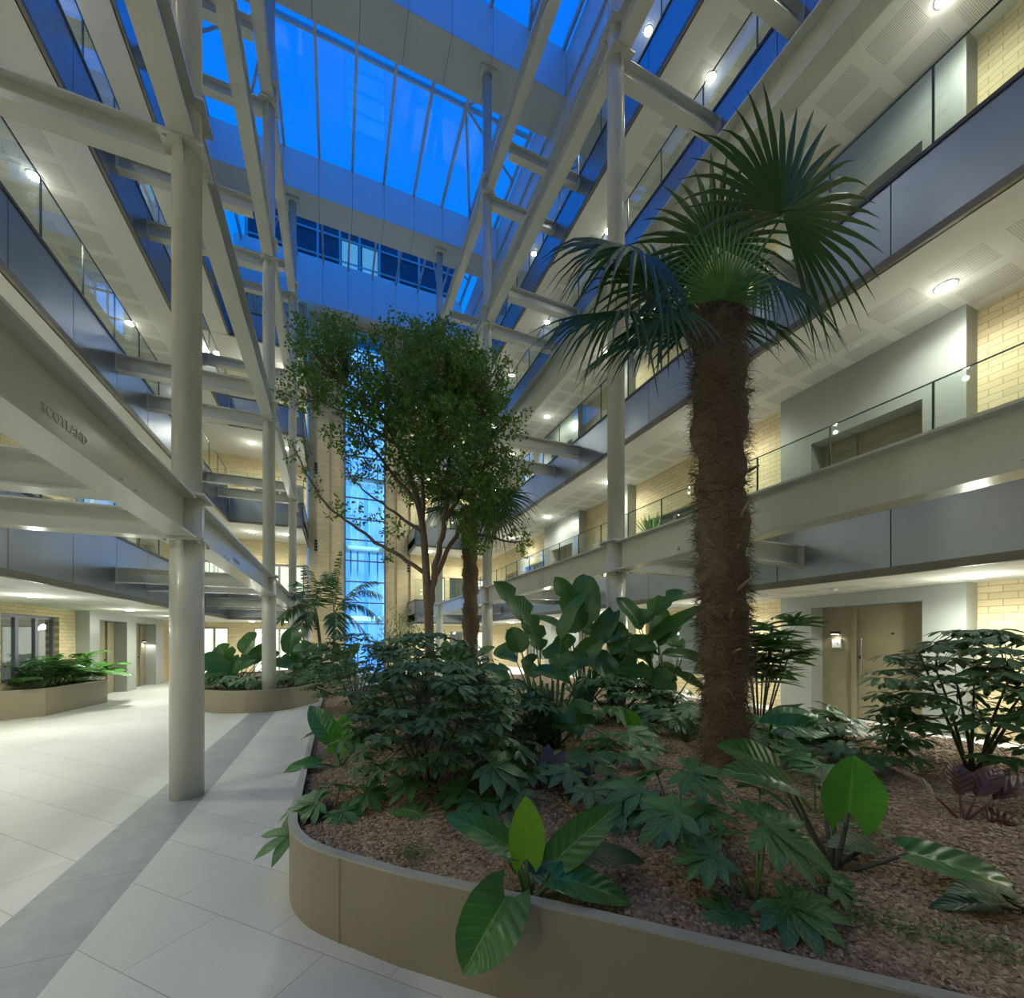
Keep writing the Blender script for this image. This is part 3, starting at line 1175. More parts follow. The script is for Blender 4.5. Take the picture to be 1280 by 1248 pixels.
# small wall lamp in the farther doorway on the left
wl = empty('wall_light', (WL + 0.02, 19.95, 1.62), 'small black wall lamp lighting the farther left-hand doorway', 'lamp', 'small door lamps')
mb = MB()
mb.box(WL - 0.018, WL + 0.09, 19.89, 20.01, 1.62, 1.67)
mb.build('hood', M['black'], wl)
mb = MB()
mb.box(WL + 0.0, WL + 0.08, 19.905, 19.995, 1.614, 1.62)
mb.build('lens', M['lamp_lens'], wl)
ld = bpy.data.lights.new('light_source', 'SPOT')
ld.energy = 14
ld.color = (1.0, 0.95, 0.85)
ld.spot_size = math.radians(150)
ld.shadow_soft_size = 0.03
lo = bpy.data.objects.new('light_source', ld)
COL.objects.link(lo)
lo.parent = wl
lo.location = (0.06, 0, -0.02)
FLN = ['ground floor', 'first floor', 'second floor', 'third floor', 'top floor']
for k in range(5):
    zf = 0.33 if k == 0 else FLOORS[k]
    zc = CEILS[k]
    for i, (a, b) in enumerate(P_R):
        if not in_view([(WR, a, zf), (WR, b, zf), (WR, a, zc), (WR, b, zc)], 0):
            continue
        if i == 1:
            op = [(a + 0.15, b - 0.15)]
        else:
            op = [(a + 0.48, b - 0.58)]
        num = None
        if i == 0 and k == 0:
            num = ('14', 'ground floor')
        if i == 0 and k == 1:
            num = ('24', 'first floor')
        door_portal('right', a, b, zf, zc, op, 'silver-framed bronze door on the right, %s, %s from the near end' % (FLN[k], NTH[i]), num)
    for i, (a, b) in enumerate(W_R):
        z0, z1 = zf + 0.5, zf + 1.93 if k == 0 else zf + 2.15
        if not in_view([(WR, a, z0), (WR, b, z0), (WR, a, z1), (WR, b, z1)], 0):
            continue
        window_x('right', a, b, z0, z1, 3, 'lit_dim' if (i + k) % 2 == 0 else 'room', 'window in the right-hand brick wall, %s, %s from the near end' % (FLN[k], NTH[i]))
    zf = FLOORS[k]
    for i, (a, b) in enumerate(P_L):
        ops = [(a + 0.55, a + 2.3), (a + 3.0, a + 4.75)]
        door_portal('left', a, b, zf, zc, ops, 'silver surround with two recessed bronze doors on the left, %s' % FLN[k])
    for i, (a, b) in enumerate(W_L):
        z0, z1 = zf + 0.75, zf + 2.28
        if not in_view([(WL, a, z0), (WL, b, z0), (WL, a, z1), (WL, b, z1)], 0):
            continue
        window_x('left', a, b, z0, z1, 3, 'lit_blue' if (k == 2 and i == 1) else 'lit_dim', 'three-light window in the left-hand brick wall, %s, %s' % (FLN[k], 'next to the doors' if i == 0 else 'nearer the camera'))  # the blue-glowing one stands for the lift shaft reflected in balustrade glass
    for i, (a, b) in enumerate(EL):
        if k == 4:
            continue
        window_y(YWL, a, b, zf, zf + 2.27, 2 if i else 2, 'lit' if (k in (0, 1)) else 'lit_dim', 'glazed doors in the end wall left of the lift tower, %s, %s' % (FLN[k], 'at the left' if i == 0 else 'at the right'), 'frame_grey', True)
    for i, (a, b) in enumerate(ER):
        if k == 4:
            continue
        window_y(YWR, a, b, zf + (0.0 if b < 7 else 0.3), zf + 2.2, 2 if i == 0 else 1, 'lit' if (k in (0, 1) and i != 1) else 'lit_dim', 'glazed opening in the end wall right of the lift tower, %s, %s of three' % (FLN[k], ['left', 'middle', 'right'][i]), 'frame_grey', i < 2)

# ------------------------------------------------------------------ glass lift shaft
ls = empty('window_40', ((LX0 + LX1) / 2, TY, 0.3), 'tall blue-lit glass lift shaft in the brick tower', None, None, 'structure')
zs = [0.35 + 1.1 * i for i in range(17)]
zs[-1] = 17.95
for x in (LX0 + 0.03, LX1 - 0.03):
    mb = MB()
    mb.box(x - 0.035, x + 0.035, TY - 0.06, TY + 0.06, 0, 17.95)
    mb.build('mullion', M['frame'], ls)
for z in zs:
    mb = MB()
    mb.box(LX0 + 0.065, LX1 - 0.065, TY - 0.05, TY + 0.05, z - 0.03, z + 0.03)
    mb.build('transom', M['frame'], ls)
for a, b in zip(zs[:-1], zs[1:]):
    mb = MB()
    mb.box(LX0 + 0.065, LX1 - 0.065, TY, TY + 0.012, a + 0.03, b - 0.03)
    mb.build('pane', M['glass'], ls)
t = NT('blue_lit_shaft_wall')
sp_ = t.n('ShaderNodeSeparateXYZ')
t.l(t.pos(), sp_.inputs[0])
v_ = t.math('FRACT', t.math('MULTIPLY', t.math('ADD', sp_.outputs['X'], 10), 1 / 1.03))
st = t.math('LESS_THAN', t.math('ABSOLUTE', t.math('SUBTRACT', v_, 0.35)), 0.16)
hz_n = t.math('LESS_THAN', t.math('FRACT', t.math('MULTIPLY', sp_.outputs['Z'], 1 / 3.3)), 0.16)
nz_ = t.noise(0.7, 2, t.pos())
cc = t.mix(nz_, (0.02, 0.17, 0.80), (0.16, 0.45, 1.0))
cc = t.mix(t.math('MULTIPLY', st, 0.6), cc, (0.02, 0.20, 0.8))
em_ = t.n('ShaderNodeEmission')
t.l(cc, em_.inputs[0])
em_.inputs[1].default_value = 2.5
M['shaft'] = t.done(em_.outputs[0])
mb = MB()
mb.box(LX0 - 0.05, LX1 + 0.05, TY + 1.9, TY + 1.95, 0, 18.2)
mb.build('shaft_wall', M['shaft'], ls)
for x in (0.8, 1.15, 1.75, 2.2):
    mb = MB()
    mb.box(x - 0.03, x + 0.03, TY + 1.2, TY + 1.3, 0, 18.0)
    mb.build('guide_rail', M['frame'], ls)
for z in (3.0, 6.84, 10.64, 14.2):
    mb = MB()
    mb.box(LX0, LX1, TY + 1.0, TY + 1.85, z - 0.25, z)
    mb.build('landing_edge', M['portal'], ls)
for q in (LX0 - 0.06, LX1 + 0.01):
    mb = MB()
    mb.box(q, q + 0.05, TY + 0.6, TY + 1.9, 0, 18.2)
    mb.build('shaft_side', M['bridge'], ls)
for i, z in enumerate((3.5, 8.5, 13.5)):
    ld = bpy.data.lights.new('shaft_lamp', 'AREA')
    ld.shape = 'RECTANGLE'
    ld.size, ld.size_y = 1.6, 3.5
    ld.energy = 160
    ld.color = (0.25, 0.65, 1.0)
    lo = bpy.data.objects.new('shaft_lamp', ld)
    COL.objects.link(lo)
    lo.parent = ls
    lo.location = (0, 0.75, z - 0.3)
    lo.rotation_euler = (math.pi / 2, 0, 0)
VENT = [(-0.9, TY - 0.12, 2.2), (-0.9, TY - 0.12, 6.2), (-0.9, TY - 0.12, 10.1), (3.7, TY - 0.12, 1.6), (3.7, TY - 0.12, 5.4)]
VL = ['lowest on the left pier of the brick tower', 'middle one on the left pier of the brick tower', 'topmost on the left pier of the brick tower', 'low on the right pier of the brick tower', 'higher on the right pier of the brick tower']
for (x, y, z), l_ in zip(VENT, VL):
    mb = MB()
    for q in range(4):
        mb.box(x - 0.07, x + 0.07, y - 0.02, y - 0.001, z + q * 0.15, z + q * 0.15 + 0.11)
    tag(mb.build('wall_vent', M['black']), 'black slotted wall vent, ' + l_, 'vent', 'slotted wall vents')

# ------------------------------------------------------------------ planters
def smooth(a, b, x):
    q = max(0.0, min(1.0, (x - a) / (b - a)))
    return q * q * (3 - 2 * q)


def round_poly(pts, rad):
    """round the corners of a closed outline"""
    out = []
    n = len(pts)
    for i in range(n):
        p0, p, p1 = Vector(pts[i - 1]), Vector(pts[i]), Vector(pts[(i + 1) % n])
        r = rad[i] if isinstance(rad, list) else rad
        if r <= 0:
            out.append(p)
            continue
        a = (p0 - p)
        b = (p1 - p)
        r = min(r, a.length * 0.45, b.length * 0.45)
        a = p + a.normalized() * r
        b = p + b.normalized() * r
        for q in range(9):
            u = q / 8
            out.append(a * (1 - u) ** 2 + p * 2 * u * (1 - u) + b * u * u)
    return out


def inset(pts, d):
    n = len(pts)
    out = []
    area = sum(pts[i - 1].x * pts[i].y - pts[i].x * pts[i - 1].y for i in range(n))
    sg = 1 if area > 0 else -1
    for i in range(n):
        t = (pts[(i + 1) % n] - pts[i - 1])
        if t.length < 1e-9:
            out.append(pts[i].copy())
            continue
        t.normalize()
        out.append(pts[i] + Vector((-t.y, t.x)) * d * sg)
    return out


def planter(name, outline, rad, h, label, joints=()):
    pts = round_poly(outline, rad)
    n = len(pts)
    c = Vector((sum(p.x for p in pts) / n, sum(p.y for p in pts) / n))
    g = empty(name, (c.x, c.y, 0), label, 'planter')
    inn = inset(pts, 0.035)
    mb = MB()
    vs = []
    for p in pts:
        vs.append((p.x, p.y, 0))
    for p in pts:
        vs.append((p.x, p.y, h - 0.012))
    for p in inn:
        vs.append((p.x, p.y, h - 0.012))
    for p in inn:
        vs.append((p.x, p.y, 0.05))
    fs = []
    for i in range(n):
        j = (i + 1) % n
        for q in range(3):
            fs.append((q * n + i, q * n + j, (q + 1) * n + j, (q + 1) * n + i))
    mb.add(vs, fs)
    mb.build('side_panel', M['planter'], g)
    mb = MB()
    o2 = inset(pts, -0.006)
    i2 = inset(pts, 0.05)
    vs = [(p.x, p.y, h - 0.012) for p in o2] + [(p.x, p.y, h) for p in o2] + [(p.x, p.y, h) for p in i2] + [(p.x, p.y, h - 0.012) for p in i2]
    fs = []
    for i in range(n):
        j = (i + 1) % n
        for q in range(4):
            fs.append((q * n + i, q * n + j, ((q + 1) % 4) * n + j, ((q + 1) % 4) * n + i))
    mb.add(vs, fs)
    mb.build('rim', M['kerb'], g)
    for (x, y, dx, dy) in joints:
        t = Vector((dx, dy)).normalized() * 0.0013
        m = Vector((-t.y, t.x))
        mb = MB()
        mb.add([(x - t.x - m.x, y - t.y - m.y, 0), (x + t.x - m.x, y + t.y - m.y, 0), (x + t.x + m.x, y + t.y + m.y, 0), (x - t.x + m.x, y - t.y + m.y, 0),
                (x - t.x - m.x, y - t.y - m.y, h - 0.012), (x + t.x - m.x, y + t.y - m.y, h - 0.012), (x + t.x + m.x, y + t.y + m.y, h - 0.012), (x - t.x + m.x, y - t.y + m.y, h - 0.012)],
               [(0, 3, 2, 1), (4, 5, 6, 7), (0, 1, 5, 4), (1, 2, 6, 5), (2, 3, 7, 6), (3, 0, 4, 7)])
        mb.build('seam', M['trim'], g)
    return g, pts


def inside(poly, x, y):
    c = False
    n = len(poly)
    j = n - 1
    for i in range(n):
        a, b = poly[i], poly[j]
        if (a.y > y) != (b.y > y) and x < (b.x - a.x) * (y - a.y) / (b.y - a.y) + a.x:
            c = not c
        j = i
    return c


def edge_dist(poly, x, y):
    p = Vector((x, y))
    best = 1e9
    n = len(poly)
    for i in range(n):
        a, b = poly[i - 1], poly[i]
        ab = b - a
        L = ab.length_squared
        q = 0 if L < 1e-12 else max(0, min(1, (p - a).dot(ab) / L))
        best = min(best, (p - a - ab * q).length)
    return best


MAIN = [(-0.29, 2.92), (0.30, 2.28), (1.06, 1.58), (1.9, 0.77), (3.0, -0.35), (4.2, -1.6), (6.55, -1.6), (6.55, 13.2), (3.2, 13.2), (1.2, 12.2), (-0.29, 10.2)]
pm, MP = planter('planter', MAIN, [0.45, 0.05, 0.1, 0.1, 0.1, 0.3, 0.3, 0.3, 0.6, 0.6, 0.6], 0.49,
                 'large bronze metal planter with angled front filling the right of the floor', [(0.02, 2.575, 0.65, -0.7), (1.07, 1.572, 0.72, -0.7)])
MPI = inset(MP, 0.05)
P2 = [(-3.3, 12.5), (-2.3, 11.5), (-1.2, 11.42), (-0.37, 12.9), (0.75, 14.3), (0.75, 18.8), (-1.0, 19.3), (-3.3, 18.0)]
p2, PP2 = planter('planter', P2, [0.2, 0.5, 0.7, 0.02, 0.3, 0.4, 0.4, 0.4], 0.52, 'curved bronze planter around the second left column, palms inside', [(-0.415, 12.82, 0.5, 0.85)])
PP2I = inset(PP2, 0.05)
P3 = [(-6.58, 12.3), (-5.95, 12.75), (-5.72, 14.95), (-6.58, 15.1)]
p3, PP3 = planter('planter', P3, [0.02, 0.02, 0.02, 0.02], 0.62, 'faceted bronze planter against the left brick wall under the window')
PP3I = inset(PP3, 0.05)


def gz(x, y):
    """height of the gravel mound in the large planter"""
    d = edge_dist(MP, x, y)
    far = smooth(4.0, 6.3, x)
    return 0.43 + 0.13 * smooth(0.1, 1.6, d) * (1 - far) + 0.15 * far + 0.02 * math.sin(2.1 * x + 0.7) * math.cos(1.7 * y)


rng = random.Random(7)
mb = MB()
st = 0.16
nx = int(7.0 / st) + 1
ny = int(15.0 / st) + 1
idx = {}
for i in range(nx):
    for j in range(ny):
        x, y = -0.35 + i * st, -1.7 + j * st
        if inside(MPI, x, y):
            idx[(i, j)] = len(mb.v)
            mb.v.append((x, y, gz(x, y)))
for (i, j) in list(idx):
    if (i + 1, j) in idx and (i, j + 1) in idx and (i + 1, j + 1) in idx:
        mb.f.append((idx[(i, j)], idx[(i + 1, j)], idx[(i + 1, j + 1)], idx[(i, j + 1)]))
        mb.m.append(0)
# skirt down to the planter walls
npt = len(MPI)
b0 = len(mb.v)
for p in MPI:
    mb.v.append((p.x, p.y, gz(p.x, p.y) - 0.004))
i3 = inset(MPI, 0.26)
for p in i3:
    q = p if inside(MPI, p.x, p.y) else Vector(p)
    mb.v.append((q.x, q.y, gz(q.x, q.y) - 0.004))
for i in range(npt):
    j = (i + 1) % npt
    mb.f.append((b0 + i, b0 + j, b0 + npt + j, b0 + npt + i))
    mb.m.append(0)
tt = NT('gravel_bed_ground')
vo = tt.n('ShaderNodeTexVoronoi')
vo.inputs['Scale'].default_value = 45
tt.l(tt.pos(), vo.inputs['Vector'])
rr = tt.n('ShaderNodeValToRGB')
rr.color_ramp.elements[0].color = (0.14, 0.10, 0.06, 1)
rr.color_ramp.elements[1].color = (0.42, 0.31, 0.21, 1)
tsep = tt.n('ShaderNodeSeparateColor')
tt.l(vo.outputs['Color'], tsep.inputs[0])
tt.l(tsep.outputs[0], rr.inputs[0])
M['gravel'] = tt.done(tt.bsdf(rr.outputs[0], 0.9, 0, tt.bump(tt.math('SUBTRACT', 1.0, vo.outputs['Distance']), 0.9, 0.02), 0.2))
tag(mb.build('gravel_bed', M['gravel'], None, True), 'bed of pinkish brown gravel filling the large planter', 'gravel', None, 'stuff')
# loose stones near the front where single stones can be seen
npr = np.random.RandomState(3)
BASE = np.array([(1, 0, 0), (-1, 0, 0), (0, 1, 0), (0, -1, 0), (0, 0, 1), (0, 0, -1)], dtype=float)
BF = np.array([(0, 2, 4), (2, 1, 4), (1, 3, 4), (3, 0, 4), (2, 0, 5), (1, 2, 5), (3, 1, 5), (0, 3, 5)])
sv, sf = [], []
tries = 0
while len(sv) < 26000 and tries < 200000:
    tries += 1
    D = 1.2 + 4.6 * npr.rand() ** 1.35
    k = -0.62 + 1.9 * npr.rand()
    x, y = D * (SA + k * CA), D * (CA - k * SA)
    if not inside(MPI, x, y):
        continue
    s_ = 0.0085 + 0.007 * npr.rand()
    a = npr.rand(3) * 6.28
    sc = s_ * np.array([1.25 + 0.5 * npr.rand(), 0.8 + 0.3 * npr.rand(), 0.6 + 0.25 * npr.rand()])
    v = BASE * sc * (0.85 + 0.3 * npr.rand(6, 1))
    ca_, sa_ = math.cos(a[0]), math.sin(a[0])
    cb_, sb_ = math.cos(a[1] * 0.08), math.sin(a[1] * 0.08)
    v = np.stack([v[:, 0], v[:, 1] * cb_ - v[:, 2] * sb_, v[:, 1] * sb_ + v[:, 2] * cb_], 1)
    v = np.stack([v[:, 0] * ca_ - v[:, 1] * sa_, v[:, 0] * sa_ + v[:, 1] * ca_, v[:, 2]], 1)
    sf.append(BF + 6 * len(sv))
    sv.append(v + np.array([x, y, gz(x, y) + 0.003]))
V = np.concatenate(sv)
F = np.concatenate(sf)
me = bpy.data.meshes.new('loose_gravel')
me.from_pydata(V.tolist(), [], F.tolist())
me.materials.append(M['pebble'])
og = bpy.data.objects.new('loose_gravel', me)
COL.objects.link(og)
tag(og, 'loose pinkish brown stones lying on top of the gravel bed', 'gravel', None, 'stuff')
for nm, poly, z, lab in (('soil_bed', PP2I, 0.47, 'dark soil inside the curved planter with the feather palms'), ('soil_bed', PP3I, 0.57, 'dark soil inside the faceted planter under the left window')):
    mb = MB()
    mb.add([(p.x, p.y, z) for p in poly] + [(p.x, p.y, 0.06) for p in poly], [tuple(range(len(poly)))] + [(i, (i + 1) % len(poly), len(poly) + (i + 1) % len(poly), len(poly) + i) for i in range(len(poly))])
    tag(mb.build(nm, M['soil']), lab, 'soil', None, 'stuff')

# ------------------------------------------------------------------ leaf makers
PROF = {
    'ovate': [(0, 0.05), (0.06, 0.45), (0.2, 0.88), (0.38, 1.0), (0.6, 0.86), (0.8, 0.52), (0.93, 0.2), (1, 0.0)],
    'cord': [(0, 0.5), (0.08, 0.84), (0.25, 1.0), (0.45, 0.97), (0.65, 0.8), (0.83, 0.48), (0.94, 0.2), (1, 0.0)],
    'paddle': [(0, 0.1), (0.05, 0.55), (0.16, 0.9), (0.4, 1.0), (0.65, 0.92), (0.85, 0.62), (0.95, 0.3), (1, 0.0)],
    'ellip': [(0, 0.04), (0.12, 0.4), (0.3, 0.8), (0.5, 1.0), (0.7, 0.86), (0.88, 0.45), (1, 0.0)],
    'lobe': [(0, 0.55), (0.2, 0.62), (0.4, 0.85), (0.55, 1.0), (0.72, 0.8), (0.88, 0.4), (1, 0.0)],
    'strap': [(0, 0.35), (0.1, 0.7), (0.3, 1.0), (0.6, 0.9), (0.85, 0.5), (1, 0.0)],
}


def prof(name, s):
    P = PROF[name]
    for i in range(len(P) - 1):
        if s <= P[i + 1][0]:
            a, b = P[i], P[i + 1]
            q = (s - a[0]) / (b[0] - a[0])
            return a[1] + (b[1] - a[1]) * q
    return 0.0


def leaf(mb, B, T, nrm, W, pf='ovate', arch=0.12, fold=0.25, nu=9, nv=2, wave=0.0, lobe=0.0, rnd=None, mi=0, slits=0):
    """a leaf blade from its base B to its tip T; nrm is the side its upper face looks to"""
    B, T, nrm = Vector(B), Vector(T), Vector(nrm).normalized()
    L = (T - B).length
    Mid = (B + T) / 2 + nrm * arch * L
    vs, fs, uvs = [], [], []
    ph = (rnd.random() * 6.28) if rnd else 0.0
    for i in range(nu + 1):
        s = i / nu
        p = B * (1 - s) ** 2 + Mid * 2 * s * (1 - s) + T * s * s
        d = ((Mid - B) * (1 - s) + (T - Mid) * s)
        d.normalize()
        side = d.cross(nrm)
        if side.length < 1e-5:
            side = d.cross(Vector((0.3, 0.5, 0.8)))
        side.normalize()
        n2 = side.cross(d)
        w = W / 2 * prof(pf, s)
        for j in range(-nv, nv + 1):
            t = j / nv
            q = p + side * (w * t * math.cos(fold)) + n2 * (w * abs(t) * math.sin(fold))
            if wave:
                q += n2 * (wave * W * math.sin(s * 11 + ph + (1.6 if t > 0 else 0)) * t * t)
            if lobe:
                q -= d * (lobe * W * abs(t) ** 1.5 * (1 - s) ** 5)
            if slits and abs(t) > 0.4 and (i % slits == slits - 1):
                q = p + (q - p) * 0.55 - n2 * 0.03 * W
            vs.append(q)
            uvs.append((t, s))
    k = 2 * nv + 1
    for i in range(nu):
        for j in range(2 * nv):
            a = i * k + j
            fs.append((a, a + 1, a + k + 1, a + k))
    mb.add(vs, fs, mi, uvs)


def bez(p0, p1, p2, n):
    return [p0 * (1 - u) ** 2 + p1 * 2 * u * (1 - u) + p2 * u * u for u in [i / n for i in range(n + 1)]]


def stalk(mb, a, b, r0, r1, sag=0.1, n=6, sides=6, up=Vector((0, 0, 1))):
    a, b = Vector(a), Vector(b)
    mid = (a + b) / 2 + up * sag * (b - a).length
    mb.tube(bez(a, mid, b, n), [r0 + (r1 - r0) * i / n for i in range(n + 1)], sides)


def palmate(mb, c, ax, nrm, R, n=7, span=250, W=0.38, rnd=None, droop=0.25, pf='lobe', nu=6, fold=0.22):
    """hand-shaped leaf: n pointed lobes around the stalk end c, the middle one along ax"""
    ax, nrm = Vector(ax).normalized(), Vector(nrm).normalized()
    sd = ax.cross(nrm)
    sd.normalize()
    nrm = sd.cross(ax)
    for i in range(n):
        th = math.radians(-span / 2 + span * i / (n - 1))
        d = ax * math.cos(th) + sd * math.sin(th)
        L = R * (0.62 + 0.38 * math.cos(th * 0.6)) * (rnd.uniform(0.9, 1.08) if rnd else 1)
        T = c + d * L - nrm * droop * L * (rnd.uniform(0.6, 1.3) if rnd else 1)
        leaf(mb, c, T, nrm, L * W, pf, 0.10, fold, nu, 1, 0.03, 0, rnd)


def whorl(mb, c, ax, nrm, R, n, rnd, W=0.36, droop=0.35, pf='ellip', nu=5):
    """umbrella leaf: separate leaflets around the stalk end, hanging slightly"""
    ax, nrm = Vector(ax).normalized(), Vector(nrm).normalized()
    sd = ax.cross(nrm)
    sd.normalize()
    for i in range(n):
        th = 2 * math.pi * (i + 0.3 * rnd.random()) / n
        d = ax * math.cos(th) + sd * math.sin(th)
        L = R * rnd.uniform(0.8, 1.05)
        b = c + d * L * 0.16
        T = c + d * L - nrm * droop * L * rnd.uniform(0.5, 1.4)
        leaf(mb, b, T, nrm, L * W, pf, 0.08, 0.22, nu, 1, 0.02, 0, rnd)


# ------------------------------------------------------------------ large-leaved philodendrons, leaf by leaf
def philodendron(base, px, label, leaves, mats, group=None, leafname='leaf', stem='stem'):
    """leaves: (foot r,u,f, tip r,u,f, width, facing r,u,f, arch, material) in metres about the plant's foot"""
    base = Vector(base)
    g = empty('philodendron', base, label, 'plant', group)
    rnd = random.Random(px)
    for (b, t, w, n, arch, mk) in leaves:
        mb = MB()
        Bp, Tp = base + cv(*b), base + cv(*t)
        leaf(mb, Bp, Tp, cv(*n), w, 'cord', arch, 0.22, 16, 4, 0.025, 0.32, rnd)
        lo = mb.build(leafname, M[mk], g, True)
        if mk in ('lf_lime', 'lf_bright'):
            lo['label'] = 'bright yellow-green young leaf'
        mb = MB()
        stalk(mb, base + Vector((rnd.uniform(-.02, .02), rnd.uniform(-.02, .02), -0.02)), Bp, 0.014, 0.008, -0.06 if b[1] > 0.1 else 0.15, 6, 7)
        mb.build('stalk', M[stem], lo, True)
    return g


def PX(k, bu, bv):
    """(u, v) marks on a drawing of the plant with its foot at (bu, bv), k metres to a mark"""
    def f(u, v, d=0.0):
        return ((u - bu) * k, (bv - v) * k, d)
    return f


q = PX(0.0039, 660, 1095)
philodendron((0.87, 1.89, gz(0.87, 1.89)), 1, 'philodendron with one upright lime leaf at the front edge of the large planter', [
    (q(657, 1040), q(657, 966, 0.05), 0.185, (0.15, 0.15, -1), 0.02, 'lf_lime'),
    (q(640, 1030, 0.02), q(551, 990, 0.05), 0.165, (0.25, 0.75, -0.6), 0.12, 'lf_philo'),
    (q(632, 1070, -0.12), q(584, 1140, -0.22), 0.29, (-0.2, 0.45, -0.9), 0.10, 'lf_philo'),
    (q(692, 1046, 0.02), q(783, 976, 0.08), 0.19, (-0.35, 0.5, -0.8), 0.06, 'lf_philo'),
    (q(690, 1056, -0.05), q(784, 1088, -0.06), 0.18, (0.1, 0.85, -0.5), 0.16, 'lf_philo'),
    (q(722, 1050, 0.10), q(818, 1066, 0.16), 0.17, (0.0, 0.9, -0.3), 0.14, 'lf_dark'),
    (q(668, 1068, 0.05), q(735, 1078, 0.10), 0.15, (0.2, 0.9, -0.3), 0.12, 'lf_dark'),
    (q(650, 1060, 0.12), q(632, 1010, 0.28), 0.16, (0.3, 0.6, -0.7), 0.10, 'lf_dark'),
], M)
q = PX(0.0079, 425, 945)
philodendron((0.04, 4.57, gz(0.04, 4.57)), 2, 'philodendron with two upright oval leaves at the left edge of the large planter', [
    (q(415, 908), q(381, 870, 0.1), 0.24, (0.35, 0.35, -0.85), 0.10, 'lf_philo'),
    (q(422, 922), q(432, 879, 0.08), 0.22, (0.25, 0.3, -0.9), 0.06, 'lf_bright'),
    (q(402, 938, -0.1), q(367, 946, -0.2), 0.22, (0, 0.95, -0.3), 0.16, 'lf_philo'),
    (q(400, 905, 0.2), q(364, 917, 0.2), 0.16, (-0.1, 0.95, -0.2), 0.12, 'lf_dark'),
    (q(436, 925, 0.15), q(462, 900, 0.2), 0.18, (-0.2, 0.6, -0.7), 0.12, 'lf_philo'),
], M)
q = PX(0.0042, 1040, 1075)
philodendron((2.40, 1.42, gz(2.40, 1.42)), 3, 'philodendron with a heart-shaped bright green leaf right of the big fan palm trunk', [
    (q(1060, 1004), q(1073, 935, 0.04), 0.31, (-0.2, 0.15, -1), 0.02, 'lf_bright'),
    (q(1012, 984, 0.15), q(908, 962, 0.1), 0.22, (-0.1, 0.9, -0.5), 0.14, 'lf_philo'),
    (q(1020, 975, 0.35), q(930, 937, 0.3), 0.22, (0.1, 0.6, -0.75), 0.10, 'lf_philo'),
    (q(1112, 1042, -0.1), q(1243, 1097, -0.2), 0.21, (0.2, 0.9, -0.55), 0.16, 'lf_philo'),
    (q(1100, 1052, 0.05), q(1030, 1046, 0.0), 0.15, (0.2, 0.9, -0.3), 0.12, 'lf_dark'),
    (q(1090, 1010, 0.25), q(1150, 1055, 0.2), 0.20, (0.3, 0.75, -0.6), 0.12, 'lf_philo'),
    (q(1105, 1000, 0.45), q(1180, 1040, 0.45), 0.22, (0.3, 0.8, -0.5), 0.14, 'lf_dark'),
], M, None, 'leaf', 'stem_dark')
q = PX(0.0068, 1010, 950)
philodendron((4.05, 2.9, gz(4.05, 2.9)), 4, 'low philodendron with glossy spreading leaves between the trunk and the right-hand door', [
    (q(1020, 912, 0.1), q(1085, 920, 0.0), 0.32, (-0.3, 0.8, -0.6), 0.16, 'lf_philo'),
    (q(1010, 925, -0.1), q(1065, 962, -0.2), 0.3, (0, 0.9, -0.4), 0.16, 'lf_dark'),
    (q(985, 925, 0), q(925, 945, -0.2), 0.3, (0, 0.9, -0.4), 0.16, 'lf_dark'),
    (q(1000, 930, -0.2), q(1010, 955, -0.5), 0.3, (0, 0.85, -0.5), 0.12, 'lf_philo'),
    (q(1060, 930, 0.2), q(1150, 925, 0.2), 0.28, (0, 0.95, -0.3), 0.12, 'lf_philo'),
    (q(1040, 935, 0.3), q(1080, 900, 0.5), 0.26, (-0.1, 0.8, -0.5), 0.12, 'lf_dark'),
    (q(1030, 915, 0.3), q(1110, 905, 0.4), 0.34, (-0.1, 0.85, -0.5), 0.14, 'lf_philo'), (q(975, 930, 0.3), q(930, 920, 0.3), 0.28, (0, 0.9, -0.4), 0.14, 'lf_philo'), (q(1085, 938, 0.1), q(1140, 950, 0.0), 0.3, (0.1, 0.9, -0.4), 0.14, 'lf_dark'),
], M)
q = PX(0.0075, 845, 935)
philodendron((3.05, 3.75, gz(3.05, 3.75)), 5, 'small philodendron with round leaves left of the big fan palm trunk', [
    (q(838, 908), q(826, 885, 0.0), 0.16, (-0.2, 0.3, -0.9), 0.04, 'lf_bright'),
    (q(828, 905, 0.05), q(818, 882, 0.1), 0.18, (0.4, 0.4, -0.8), 0.06, 'lf_philo'),
    (q(850, 915, -0.05), q(868, 925, -0.1), 0.16, (0.2, 0.85, -0.4), 0.12, 'lf_philo'),
], M)


# ------------------------------------------------------------------ dark coloured foliage plants
def strap_plant(name, base, seed, label, n, L, W, mk, spread=0.9, stem='stem_red', aim_list=None, cat='plant'):
    base = Vector(base)
    g = empty(name, base, label, cat)
    rnd = random.Random(seed)
    for i in range(n):
        if aim_list:
            d = cv(*aim_list[i]).normalized()
            l = L * Vector(aim_list[i]).length
        else:
            th = 6.283 * i / n + rnd.uniform(-.3, .3)
            d = Vector((math.cos(th) * spread, math.sin(th) * spread, rnd.uniform(0.35, 1.0))).normalized()
            l = L * rnd.uniform(0.7, 1.1)
        foot = base + d * l * 0.35
        tip = base + d * l - Vector((0, 0, 0.12 * l))
        mb = MB()
        leaf(mb, foot, tip, Vector((0, 0, 1)) - d * 0.3 + cv(0, 0, -0.3), W * rnd.uniform(0.8, 1.1), 'ovate', 0.16, 0.3, 9, 2, 0.03, 0, rnd)
        lo = mb.build('leaf', M[mk], g, True)
        mb = MB()
        stalk(mb, base + Vector((0, 0, -0.02)), foot, 0.011, 0.006, 0.02, 4, 6)
        mb.build('stalk', M[stem], lo, True)
    return g


